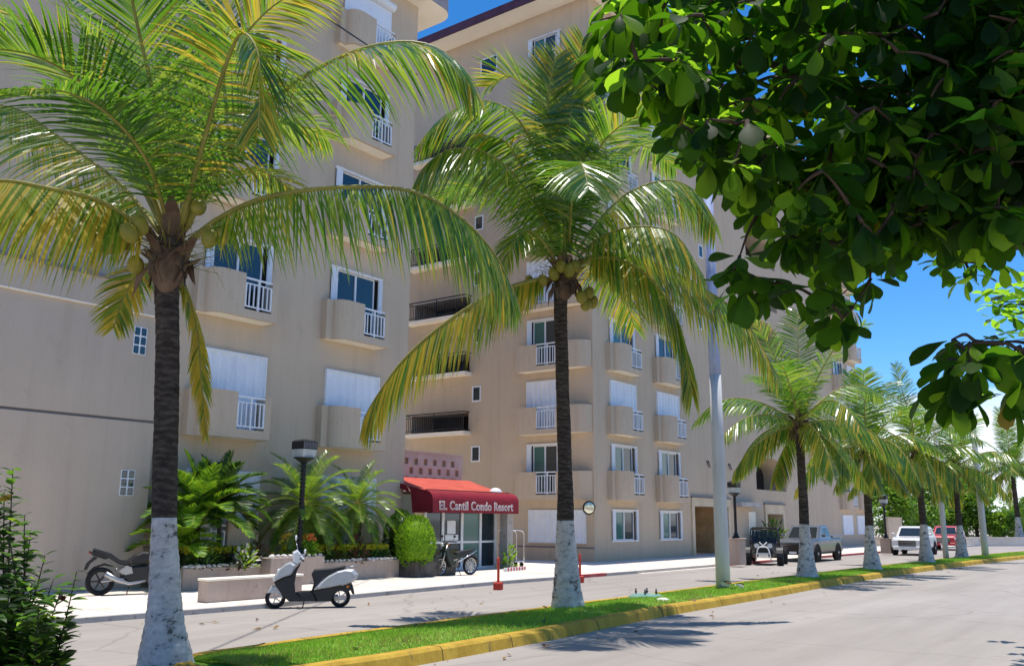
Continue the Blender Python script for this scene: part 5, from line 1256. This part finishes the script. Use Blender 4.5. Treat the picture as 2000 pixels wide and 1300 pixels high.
for s in (-1, 1):
    m = MB(); b = z2((560, 470))[0]; t = z2((512, 255))[0] if s < 0 else z2((640, 440))[0]; y1 = .12*s; y2 = s*.22
    m.tube([V((b[0], y1, b[1])), V((t[0], y2, t[1]-.03))], .009, 6); m.ell((t[0], y2, t[1]+.03), .025, .055, .055, 1, 10, 6); m.build('mirror', ['alloy', 'whitecar'], SC)
m = MB(); b = z2((620, 545))[0]; m.tube([V((b[0], -.32, b[1])), V((b[0]+.06, -.1, b[1]+.04)), V((b[0]+.06, .1, b[1]+.04)), V((b[0], .32, b[1]))], [.018, .014, .014, .018], 8); m.build('handlebar', 'blackplastic', SC)
m = MB(); a, b = z2((1215, 640))[0], z2((1392, 622))[0]; m.tube([V((a[0], .12, a[1])), V((b[0], .1, b[1])), V((b[0], -.1, b[1])), V((a[0], -.12, a[1]))], .014, 7); m.build('grab_rail', 'alloy', SC)
m = MB(); a, b = z2((665, 1095))[0], z2((640, 1190))[0]; m.tube([V((a[0], .1, a[1])), V((b[0], .22, b[1]))], .012, 6); m.build('side_stand', 'iron', SC)
m = MB(); m.tube([V((-.1, -.16, .13)), V((-.35, -.18, .16)), V((-.62, -.19, .2))], [.03, .05, .05], 10); m.build('exhaust', 'alloy', SC)
a = z2((1258, 905))[0]; m = MB(); m.ell((a[0], .14, a[1]), .03, .02, .03); m.build('indicator', 'amber', SC)
m = MB(); a = z2((300, 690))[0]; m.ell((a[0], 0, a[1]), .05, .10, .05); m.build('headlight', 'lens', SC)
m = MB(); a, b = z2((1322, 880))[0], z2((1352, 985))[0]; m.loft([[V((a[0], -.09, a[1])), V((a[0], .09, a[1])), V((b[0], .09, b[1])), V((b[0], -.09, b[1]))], [V((a[0]-.012, -.09, a[1]-.003)), V((a[0]-.012, .09, a[1]-.003)), V((b[0]-.012, .09, b[1]-.003)), V((b[0]-.012, -.09, b[1]-.003))]], 0); m.build('number_plate', 'alloy', SC)
for s in (-1, 1):
    m = MB(); m.tube([V((p_[0], s*.158, p_[1])) for p_ in z2((830, 925), (930, 850), (1060, 800), (1200, 770), (1330, 750))], .009, 5); m.build('trim_strip', 'blackplastic', SC)
    m = MB(); m.tube([V((p_[0], s*.06, p_[1])) for p_ in z2((600, 540), (560, 640), (500, 760), (400, 900))], .007, 4); m.build('cable', 'iron', SC)
    m = MB(); a = z2((290, 745))[0]; m.ell((a[0], s*.15, a[1]), .035, .02, .02); m.build('indicator', 'amber', SC)
# motorcycles: x forward
def motorcycle(loc, rz, lab, r=.30, body='blackplastic', small=False):
    root = empty('motorcycle', loc, rz, lab, 'motorcycle'); wb = .62 if small else .68
    wheel(root, (wb, 0, r), r, .075 if small else .1, 12 if small else 6, 'alloy' if small else 'iron', .84); wheel(root, (-wb, 0, r), r, .085 if small else .14, 12 if small else 6, 'alloy' if small else 'iron', .84 if small else .74)
    def pt(poly, hw, name, mat, k=.85, y0=0.): m = MB(); m.slab(poly, hw, k, 0, y0); return m.build(name, mat, root)
    if small:
        pt([(.36, .92), (.2, .5), (.1, .3), (.26, .26), (.42, .5), (.5, .78)], .17, 'leg_shield', 'darkgreen', .9)
        pt([(.3, .62), (-.05, .5), (-.5, .58), (-.62, .72), (-.2, .68), (.1, .62)], .08, 'frame', 'darkgreen')
        pt([(.02, .70), (-.2, .74), (-.66, .80), (-.70, .74), (-.3, .64), (-.02, .62)], .11, 'seat', 'seat')
        pt([(.55, .98), (.42, 1.06), (.34, .98), (.38, .86), (.5, .86)], .09, 'headlamp_cowl', 'darkgreen', .7)
        m = MB(); m.ell((.52, 0, .95), .05, .08, .06); m.build('headlamp', 'lens', root)
        pt([(.92, .42), (.78, .62), (.60, .64), (.46, .5), (.62, .58)], .05, 'front_fender', 'darkgreen')
        pt([(-.45, .62), (-.85, .52), (-.98, .4), (-.8, .56), (-.55, .7)], .06, 'rear_fender', 'blackplastic')
        for y in (-.13, .13):
            m = MB(); m.tube([V((.0, y, .42)), V((-.45, y, .6)), V((-.78, y, .76))], [.018, .02, .02], 8); m.build('side_rail', 'chrome', root)
        for y in (-.12, .12):
            m = MB(); m.ell((.44, y*1.5, .95), .03, .03, .03); m.build('indicator', 'amber', root)
    else:
        pt([(.30, .92), (.34, .80), (.22, .66), (-.10, .66), (-.16, .74), (.02, .88), (.18, .95)], .15, 'fuel_tank', body, .75)
        pt([(-.06, .74), (-.30, .76), (-.52, .92), (-.86, 1.03), (-.90, .99), (-.56, .82), (-.30, .66), (-.08, .64)], .12, 'seat', 'seat', .85)
        pt([(-.5, .84), (-.86, .97), (-.98, .98), (-.88, .86), (-.62, .78)], .09, 'tail_unit', body, .8)
        pt([(-.86, .84), (-1.0, .70), (-1.04, .56), (-.98, .56), (-.92, .70), (-.78, .82)], .06, 'plate_holder', 'blackplastic')
        pt([(.34, .66), (.40, .44), (.3, .26), (-.12, .22), (-.26, .4), (-.2, .62)], .15, 'engine', 'iron', .8)
        pt([(-.05, .62), (-.2, .64), (-.36, .52), (-.2, .42), (0, .46)], .165, 'side_cover', 'alloy', .8)
        pt([(.36, 1.02), (.52, .98), (.58, .86), (.5, .76), (.38, .80), (.30, .92)], .11, 'headlamp_cowl', body, .75)
        m = MB(); m.ell((.56, 0, .86), .05, .08, .07); m.build('headlamp', 'lens', root)
        pt([(.98, .40), (.86, .60), (.66, .65), (.5, .56), (.66, .61), (.84, .55)], .06, 'front_fender', body)
        pt([(-.42, .62), (-.62, .66), (-.88, .58), (-.98, .46), (-.84, .62), (-.62, .7)], .07, 'rear_fender', 'blackplastic')
        for y in (-.13, .13):
            m = MB(); m.tube([V((-wb, y, r)), V((-.2, y, .36))], .028, 8); m.build('swingarm', 'alloy', root)
        m = MB(); m.tube([V((.25, -.15, .3)), V((-.1, -.17, .24)), V((-.38, -.19, .34)), V((-.62, -.2, .48))], [.03, .035, .06, .065], 10); m.build('exhaust', 'alloy', root)
        m = MB(); m.tube([V((-.35, .16, .56)), V((-.18, .2, .42)), V((-.28, .2, .3)), V((-.1, .18, .26))], .022, 6); m.build('footrest_bracket', 'chrome', root)
        m = MB(); m.ell((-.94, 0, .93), .03, .06, .025); m.build('tail_light', 'redlens', root)
    for y in (-.09, .09):
        m = MB(); m.tube([V((wb, y, r)), V((.38, y, .96))], [.022, .026], 8); m.build('fork', 'alloy', root)
    m = MB(); h = 1.0; m.tube([V((.24, -.36, h+.02)), V((.36, -.16, h+.04)), V((.38, 0, h)), V((.36, .16, h+.04)), V((.24, .36, h+.02))], .014, 7); m.build('handlebar', 'iron', root)
    for y in (-.26, .26):
        m = MB(); m.tube([V((.30, y, h+.03)), V((.30, y*1.15, h+.16))], .007, 5); m.ell((.29, y*1.2, h+.2), .02, .06, .04); m.build('mirror', 'iron', root)
    m = MB(); m.tube([V((0, .1, .28)), V((-.06, .24, 0.))], .013, 6); m.build('side_stand', 'iron', root)
    return root
rr_ = at_z(193, 1162, ZW); hd = V((.93, -.36, 0)); c = rr_+hd*.68
motorcycle((c.x, c.y, ZW), atan2(hd.y, hd.x), 'black motorcycle by the windowless wall, half hidden by the nearest palm', .305)
fa, ra = at_z(859, 1124, ZW), at_z(917, 1122, ZW); c = (fa+ra)/2
motorcycle((c.x, c.y, ZW), heading(ra, fa)+.12, 'small dark green motorbike with chrome rails in front of the lobby doors', .285, 'darkgreen', True)
c = at_z(1841, 1064, .0)
motorcycle((c.x, c.y, 0), .6, 'distant black motorcycle beside the promenade wall', .3)

# ------------------------------------------------------------------ cars: x forward, scale to length
def xsec(x, hw, z0, z1, tuck=.9, sh=.12):
    return [V((x, -hw*.86, z0)), V((x, -hw, z0+sh)), V((x, -hw, z1-sh)), V((x, -hw*tuck, z1)), V((x, hw*tuck, z1)), V((x, hw, z1-sh)), V((x, hw, z0+sh)), V((x, hw*.86, z0))]
def car(loc, rz, lab, cat, paint, kind):
    root = empty(kind, loc, rz, lab, cat, 'vehicles parked along the kerb')
    tr = kind == 'pickup_truck'
    if tr: L, hw, R_ = 4.7, .87, .38
    else: L, hw, R_ = 4.3, .88, .37
    x0, x1 = -L/2, L/2; fx, rx_ = x1-.78, x0+.95
    gz = .34; sh = 1.05 if tr else 1.02; H = 1.66 if tr else 1.60
    m = MB()
    st = [(x1, hw*.80, gz+.12, sh-.18), (x1-.10, hw*.95, gz, sh-.08), (x1-.5, hw, gz, sh-.03), (x1-1.25, hw, gz, sh), (x1-1.6, hw, gz, sh+.03), (0, hw, gz, sh+.03), (x0+1.7, hw, gz, sh+.03), (x0+.5, hw, gz, sh+.03), (x0+.12, hw*.97, gz, sh+.02), (x0, hw*.9, gz+.1, sh-.03)]
    m.loft([xsec(*s) for s in st], 0); body = m.build('body', paint, root)
    # cabin: painted roof and pillars with dark glass set in
    c0, c1 = x1-1.25, (x0+1.62 if tr else x0+.14)
    r0, r1 = c0-.62, (c1+.22 if tr else c1+.42)
    b = MB(); zb, zr = sh+.0, H-.0; wt = hw*.78; wb_ = hw*.93
    def ring(z, xa, xb, w, cr=.1): return [V((xa, -w+cr, z)), V((xa-cr, -w, z)), V((xb+cr, -w, z)), V((xb, -w+cr, z)), V((xb, w-cr, z)), V((xb+cr, w, z)), V((xa-cr, w, z)), V((xa, w-cr, z))]
    b.loft([ring(zb, c0, c1, wb_), ring(zr-.09, r0+.06, r1-.03, wt+.03), ring(zr-.03, r0-.03, r1+.03, wt), ring(zr, r0-.16, r1+.16, wt-.1)], 0); cab = b.build('cabin', paint, root)
    def glass(pts, nm='window'):
        n = (pts[1]-pts[0]).cross(pts[2]-pts[0]).normalized(); ctr = sum(pts, V((0, 0, 0)))/len(pts)
        if n.dot(ctr-V(((c0+c1)/2, 0, zb))) < 0: n = -n; pts = pts[::-1]
        g = MB(); g.loft([[p-n*.01 for p in pts], [p+n*.008 for p in pts]], 0); g.build(nm, 'carglass', cab)
    def lerpv(a, b, t): return a+(b-a)*t
    A = [V((c0, -wb_, zb)), V((c0, wb_, zb)), V((r0+.06, wt+.03, zr-.09)), V((r0+.06, -wt-.03, zr-.09))]
    ins = lambda P, k: [sum(P, V((0, 0, 0)))/4+(p-sum(P, V((0, 0, 0)))/4)*k for p in P]
    glass([V((p.x, p.y*.88, p.z)) for p in ins(A, .93)], 'windscreen')
    Bk = [V((c1, -wb_, zb)), V((c1, wb_, zb)), V((r1-.03, wt+.03, zr-.09)), V((r1-.03, -wt-.03, zr-.09))]; glass([V((p.x, p.y*.85, p.z)) for p in ins(Bk, .88)], 'rear_window')
    for s in (-1, 1):
        n = 2 if tr else 3; xa = c0-.16; xb = c1+.12; ta = r0-.06; tb_ = r1+.06
        for i in range(n):
            t0, t1 = i/n+.025, (i+1)/n-.025; lo = zb+.06; hi = zr-.13
            q_ = lambda t, z: V((lerpv(xa, xb, t)+(lerpv(ta, tb_, t)-lerpv(xa, xb, t))*(z-zb)/(zr-.09-zb), s*(wb_+(wt+.03-wb_)*(z-zb)/(zr-.09-zb)), z))
            glass([q_(t0, lo), q_(t1, lo), q_(t1, hi), q_(t0, hi)])
    if tr:      # open bed
        b = MB(); b.box((x0+.1, -hw*.82, sh+.034), (c1-.06, hw*.82, sh+.04)); b.build('bed', 'dark', root)
        b = MB()
        for s in (-1, 1): b.bbox((x0+.05, s*hw*.9-.06, sh+.0), (c1-.03, s*hw*.9+.06, sh+.12), .02)
        b.bbox((x0+.02, -hw*.86, sh), (x0+.1, hw*.86, sh+.12), .02); b.build('bed_side', paint, root)
    for x in (fx, rx_):
        for s in (-1, 1):
            a = MB(); Ta = Matrix.Translation((x, s*(hw-.05), R_)) @ Matrix.Rotation(pi/2, 4, 'X'); a.lathe([(R_*1.17, -.06), (R_*1.17, .06)], 24, 0, Ta); a.build('wheel_arch', 'dark', root)
            wheel(root, (x, s*(hw-.075), R_), R_, .24, 6, 'alloy', .66)
    g = MB(); g.bbox((x1-.06, -hw*.52, gz+.18), (x1+.025, hw*.52, sh-.22), .015, 0)
    for i in range(4): g.box((x1+.025, -hw*.5, gz+.22+i*.08), (x1+.035, hw*.5, gz+.245+i*.08), 1)
    g.build('grille', ['dark', 'chrome'], root)
    for s in (-1, 1):
        g = MB(); g.bbox((x1-.22, s*hw*.74-.15, sh-.33), (x1-.02, s*hw*.74+.15, sh-.17), .03); g.build('headlight', 'lens', root)
        g = MB(); g.bbox((c0-.25, s*(hw+.1)-.09, sh+.06), (c0-.12, s*(hw+.1)+.09, sh+.2), .03); g.build('mirror', paint, root)
        g = MB(); g.bbox((x0-.01, s*hw*.8-.07, sh-.35), (x0+.06, s*hw*.8+.07, sh-.08), .02); g.build('tail_light', 'redlens', root)
        for i in range(2): g = MB(); g.box((-.05-i*.95+.1, s*hw-.006*0+s*.002-.004, sh-.17), (.12-i*.95+.1, s*hw+s*.014+.004, sh-.14)); g.build('door_handle', 'chrome', root)
    g = MB(); g.bbox((x1-.12, -hw*.86, gz-.02), (x1+.05, hw*.86, gz+.17), .03); g.build('bumper', 'dark' if tr else paint, root)
    g = MB(); g.box((x1+.051, -.17, gz+.02), (x1+.06, .17, gz+.13)); g.build('number_plate', 'white', root)
    return root
fw_, rw_ = at_z(1603, 1098, 0), at_z(1637, 1095.5, 0); ctr = V((43.1, 14.35, 0))
def aim(px_, py_, dx): p = at_z(px_, py_, 0); return p
p = at_z(1606, 1097, 0); car((p.x+1.3, p.y+.95, 0), pi+.0, 'silver pickup truck parked facing the camera behind the black buggy', 'pickup truck', 'truck', 'pickup_truck')
p = at_z(1769, 1084.5, 0); car((p.x+2.2, p.y, 0), pi+.05, 'white SUV with chrome grille facing the camera', 'SUV', 'whitecar', 'parked_car')
p = at_z(1843, 1078, 0); car((p.x+6.5, p.y+1.0, 0), pi+.05, 'red SUV parked behind the white one', 'SUV', 'redcar', 'parked_car')
# dune buggy
mt, nt_, bb_ = new_mat('see_through_glass'); bb_.inputs['Base Color'].default_value = (.01, .012, .012, 1); bb_.inputs['Roughness'].default_value = .05
tr_ = N(nt_, 'ShaderNodeBsdfTransparent'); mx_ = N(nt_, 'ShaderNodeMixShader'); mx_.inputs[0].default_value = .5; nt_.links.new(tr_.outputs[0], mx_.inputs[1]); nt_.links.new(bb_.outputs[0], mx_.inputs[2]); nt_.links.new(mx_.outputs[0], nt_.nodes['Material Output'].inputs['Surface']); M['thin'] = mt
p = at_z(1491, 1102.5, 0); hdg = pi+.30
BG = empty('dune_buggy', (p.x+.55, p.y+.1, 0), hdg, 'black open dune buggy with a white bull bar', 'buggy', 'vehicles parked along the kerb')
for x, y, r, w in ((.88, .66, .31, .26), (.88, -.66, .31, .26), (-.82, .68, .36, .36), (-.82, -.68, .36, .36)): wheel(BG, (x, y, r), r, w, 6, 'iron', .5)
m = MB(); m.loft([xsec(x, hw, a, b, .8, .08) for x, hw, a, b in ((1.05, .30, .42, .72), (.6, .40, .32, .86), (.25, .55, .28, .92), (-.5, .58, .28, .80), (-1.0, .45, .4, .75))], 0); m.build('body', 'blackplastic', BG)
m = MB()
for s in (-1, 1):
    m.tube(catmull([V((.45, s*.56, .8)), V((.25, s*.56, 1.40)), V((.1, s*.52, 1.50)), V((-.7, s*.52, 1.5)), V((-.95, s*.55, 1.1)), V((-1.05, s*.5, .6))], 24), .03, 8); m.tube([V((-.6, s*.53, 1.49)), V((-.5, s*.58, .7))], .028, 7)
for x, z in ((.17, 1.46), (-.3, 1.52), (-.68, 1.5)): m.tube([V((x, -.52, z)), V((x, .52, z))], .028, 8)
for i in range(6): m.tube([V((.1-i*.15, -.5, 1.53)), V((.1-i*.15, .5, 1.53))], .018, 6)
m.tube([V((.45, -.56, .82)), V((.45, .56, .82))], .028, 8); m.build('roll_cage', 'iron', BG)
m = MB(); m.box((-.68, -.5, 1.545), (.1, .5, 1.56)); m.build('roof', 'blackplastic', BG)
m = MB(); m.poly([V((.43, -.53, .86)), V((.43, .53, .86)), V((.26, .5, 1.4)), V((.26, -.5, 1.4))]); m.poly([V((.436, -.53, .86)), V((.266, -.5, 1.4)), V((.266, .5, 1.4)), V((.436, .53, .86))]); m.build('windscreen', M['thin'], BG)
for s in (-1, 1):
    m = MB(); m.slab([(.05, .5), (-.3, .48), (-.42, 1.05), (-.32, 1.1), (-.2, .62), (.05, .62)], .2, .9, 0, s*.27); m.build('seat', 'seat', BG)
    m = MB(); m.lathe([(.07, -.06), (.10, .02), (.10, .04)], 14, 0, Matrix.Translation((1.0, s*.27, .80)) @ Matrix.Rotation(pi/2, 4, 'Y')); m.build('headlight', 'lens', BG)
    m = MB(); m.tube([V((.9, s*.25, .45)), V((.88, s*.62, .34))], .03, 7); m.tube([V((.7, s*.3, .62)), V((.88, s*.6, .42))], .025, 7); m.build('suspension_arm', 'iron', BG)
    m = MB(); m.loft([[V((.88+.4*cos(a), s*.66+w, .36+.4*sin(a))) for a in [pi*k/8 for k in range(9)]] for w in (-.13, .13)], 0, False, False); m.build('fender', 'blackplastic', BG)
m = MB()
m.tube(catmull([V((1.12, -.30, .22)), V((1.2, -.26, .5)), V((1.2, -.18, .72)), V((1.2, 0, .76)), V((1.2, .18, .72)), V((1.2, .26, .5)), V((1.12, .30, .22))], 24), .028, 8)
m.tube([V((1.2, -.26, .5)), V((1.2, .26, .5))], .022, 7); m.tube([V((1.15, -.28, .32)), V((1.15, .28, .32))], .022, 7); m.tube([V((1.05, -.15, .95)), V((1.15, 0, .8)), V((1.05, .15, .95))], .02, 6); m.build('bull_bar', 'white', BG)
m = MB(); m.bbox((1.21, -.2, .34), (1.22, .2, .47), .003); m.build('number_plate', 'cream', BG)
clump('potted_plant', at_y(1512, 1050, 19.6).x, 19.6, ZW, .8, 1.7, ['bush_m', 'bush_l', 'bush_d'], 240, .45, .1, 'bright bushy plant beside the stone doorway', 'plant', 91)
clump('potted_plant', at_y(1488, 1050, 19.7).x, 19.7, ZW, .6, 1.3, ['bush_d'], 160, .4, .1, 'dark bushy plant left of the stone doorway', 'plant', 92)

# ------------------------------------------------------------------ promenade: low wall, a walker
WP = [at_z(1885, 1066, 0), at_z(1945, 1066, 0), at_z(2060, 1066, 0)]
m = MB(); a = at_z(1690, 1067, 0)
for p, r_ in ((WP[0], WP[2]),):
    d_ = (r_-p).normalized(); n_ = V((-d_.y, d_.x, 0)); P0 = p-d_*14; P1 = r_+d_*30
    m.loft([[P0, P1, P1+n_*.3, P0+n_*.3], [P0+UP*.62, P1+UP*.62, P1+n_*.3+UP*.62, P0+n_*.3+UP*.62]], 0); m.loft([[P0-n_*.06+UP*.622, P1-n_*.06+UP*.622, P1+n_*.36+UP*.622, P0+n_*.36+UP*.622], [P0-n_*.06+UP*.7, P1-n_*.06+UP*.7, P1+n_*.36+UP*.7, P0+n_*.36+UP*.7]], 0)
tag(m.build('promenade_wall', 'walk'), 'long low pale wall along the promenade in the right distance', 'wall')
def person(loc, rz, s, lab):
    me = bpy.data.meshes.new('person'); vs = {'pel': (0, 0, .92), 'spi': (.02, 0, 1.15), 'che': (.03, 0, 1.35), 'nek': (.04, 0, 1.50), 'hed': (.06, 0, 1.62), 'top': (.06, 0, 1.70),
      'hl': (0, .10, .88), 'kl': (.12, .11, .48), 'al': (.04, .11, .08), 'tl': (.2, .12, .03), 'hr': (0, -.10, .88), 'kr': (-.02, -.11, .48), 'ar': (-.22, -.11, .1), 'tr': (-.08, -.12, .03),
      'sl': (.02, .19, 1.40), 'el': (-.08, .25, 1.12), 'wl': (.08, .26, .92), 'fl': (.11, .25, .84), 'sr': (.02, -.19, 1.40), 'er': (.02, -.25, 1.12), 'wr': (.2, -.24, .95), 'fr': (.24, -.23, .87)}
    ks = list(vs); ed = 'pel-spi spi-che che-nek nek-hed hed-top pel-hl hl-kl kl-al al-tl pel-hr hr-kr kr-ar ar-tr che-sl sl-el el-wl wl-fl che-sr sr-er er-wr wr-fr'.split()
    me.from_pydata([vs[k] for k in ks], [tuple(ks.index(q) for q in e.split('-')) for e in ed], []); o = bpy.data.objects.new('person', me); COL.objects.link(o)
    rad = dict(pel=.14, spi=.13, che=.15, nek=.06, hed=.10, top=.07, hl=.09, kl=.06, al=.045, tl=.04, hr=.09, kr=.06, ar=.045, tr=.04, sl=.06, el=.045, wl=.033, fl=.035, sr=.06, er=.045, wr=.033, fr=.035)
    md = o.modifiers.new('skin', 'SKIN')
    sv = me.skin_vertices[0].data
    for i, k in enumerate(ks): sv[i].radius = (rad[k], rad[k]); sv[i].use_root = (k == 'pel')
    o.modifiers.new('sub', 'SUBSURF').levels = 2; o.modifiers['sub'].render_levels = 2
    dg = bpy.context.evaluated_depsgraph_get(); nm = bpy.data.meshes.new_from_object(o.evaluated_get(dg)); o.modifiers.clear(); o.data = nm
    nm.materials.clear()
    for k in ('skin', 'shirt', 'jeans', 'twig'): nm.materials.append(M[k])
    for f in nm.polygons:
        c = f.center; f.material_index = 3 if c.z > 1.64 or c.z < .07 or (c.z > 1.56 and c.x < .05) else (0 if c.z > 1.47 or (abs(c.y) > .17 and c.z < 1.16 and c.z > .75) else (1 if c.z > .93 else 2)); f.use_smooth = True
    o.location = loc; o.rotation_euler = (0, 0, rz); o.scale = (s,)*3; tag(o, lab, 'person')
p = at_z(1874, 1066, 0); person((p.x, p.y, 0), pi*.9, .62, 'person in a blue shirt and jeans walking by the promenade wall')

# fallen leaves
m = MB(); q = random.Random(404)
for i in range(170):
    x = 7.2+q.random()**1.6*34; t = q.random()
    if t < .5: y, z = q.uniform(8.6, 10.), KH+.02
    elif t < .72: y, z = q.uniform(7.3, 8.0), .012
    else: y, z = q.uniform(10.5, 15.4), .012
    l = q.uniform(.05, .16); a = q.uniform(0, 6.3); leafset(m, V((x, y, z)), V((cos(a), sin(a), q.uniform(-.05, .12))).normalized(), (UP+rnd_dir(q)*.3).normalized(), l, l*q.uniform(.2, .55), q.randrange(2), .3, q.uniform(-.3, .1))
tag(m.build('fallen_leaves', ['sheath', 'palm_b']), 'dry fallen leaves scattered over the median and the road edges', 'leaves', kind='stuff')
# ------------------------------------------------------------------ light, sky, clouds
sd = V((.045, .006, 1)).normalized()
sl = bpy.data.lights.new('sun', 'SUN'); sl.energy = 3.7; sl.angle = radians(.5); sl.color = (1., .945, .87)
so = bpy.data.objects.new('sun', sl); COL.objects.link(so); so.rotation_euler = sd.to_track_quat('Z', 'Y').to_euler(); so.location = (0, 0, 60)
w = bpy.data.worlds.new('World'); sc.world = w; w.use_nodes = True; nt = w.node_tree; L = nt.links
sky = nt.nodes.new('ShaderNodeTexSky'); sky.sky_type = 'NISHITA'; sky.sun_disc = False; sky.sun_elevation = math.asin(sd.z); sky.sun_rotation = atan2(sd.x, sd.y); sky.air_density = .75; sky.dust_density = .1; sky.ozone_density = 4.
bg = nt.nodes['Background']; bg.inputs['Strength'].default_value = .15
hs = N(nt, 'ShaderNodeHueSaturation'); hs.inputs['Saturation'].default_value = 1.3; L.new(sky.outputs[0], hs.inputs['Color']); L.new(hs.outputs[0], bg.inputs['Color'])
tc = N(nt, 'ShaderNodeTexCoord'); mp = N(nt, 'ShaderNodeMapping'); mp.inputs['Scale'].default_value = (2.2, 2.2, 7.); L.new(tc.outputs['Generated'], mp.inputs['Vector'])
nz = N(nt, 'ShaderNodeTexNoise', Scale=1.6, Detail=9., Roughness=.58); L.new(mp.outputs[0], nz.inputs['Vector'])
sx_ = N(nt, 'ShaderNodeSeparateXYZ'); L.new(tc.outputs['Generated'], sx_.inputs[0])
el = N(nt, 'ShaderNodeMapRange'); el.inputs['From Min'].default_value = .05; el.inputs['From Max'].default_value = .17; el.inputs['To Min'].default_value = .20; el.inputs['To Max'].default_value = -.25; L.new(sx_.outputs['Z'], el.inputs['Value'])
ad = N(nt, 'ShaderNodeMath', operation='ADD'); L.new(nz.outputs['Fac'], ad.inputs[0]); L.new(el.outputs[0], ad.inputs[1])
cr = N(nt, 'ShaderNodeValToRGB'); cr.color_ramp.elements[0].position = .50; cr.color_ramp.elements[1].position = .66; L.new(ad.outputs[0], cr.inputs['Fac'])
b2 = N(nt, 'ShaderNodeBackground'); b2.inputs['Color'].default_value = (.86, .92, 1., 1); b2.inputs['Strength'].default_value = .95
mx = N(nt, 'ShaderNodeMixShader'); L.new(cr.outputs[0], mx.inputs['Fac']); L.new(bg.outputs[0], mx.inputs[1]); L.new(b2.outputs[0], mx.inputs[2]); L.new(mx.outputs[0], nt.nodes['World Output'].inputs['Surface'])
sc.view_settings.view_transform = 'Standard'; sc.view_settings.look = 'None'; sc.view_settings.gamma = 1; sc.view_settings.use_curve_mapping = False; sc.view_settings.exposure = .5
sc.cycles.max_bounces = 8; sc.cycles.diffuse_bounces = 4; sc.cycles.transmission_bounces = 4; sc.cycles.glossy_bounces = 3
sc.cycles.use_denoising = True
sc.cycles.sample_clamp_indirect = 6
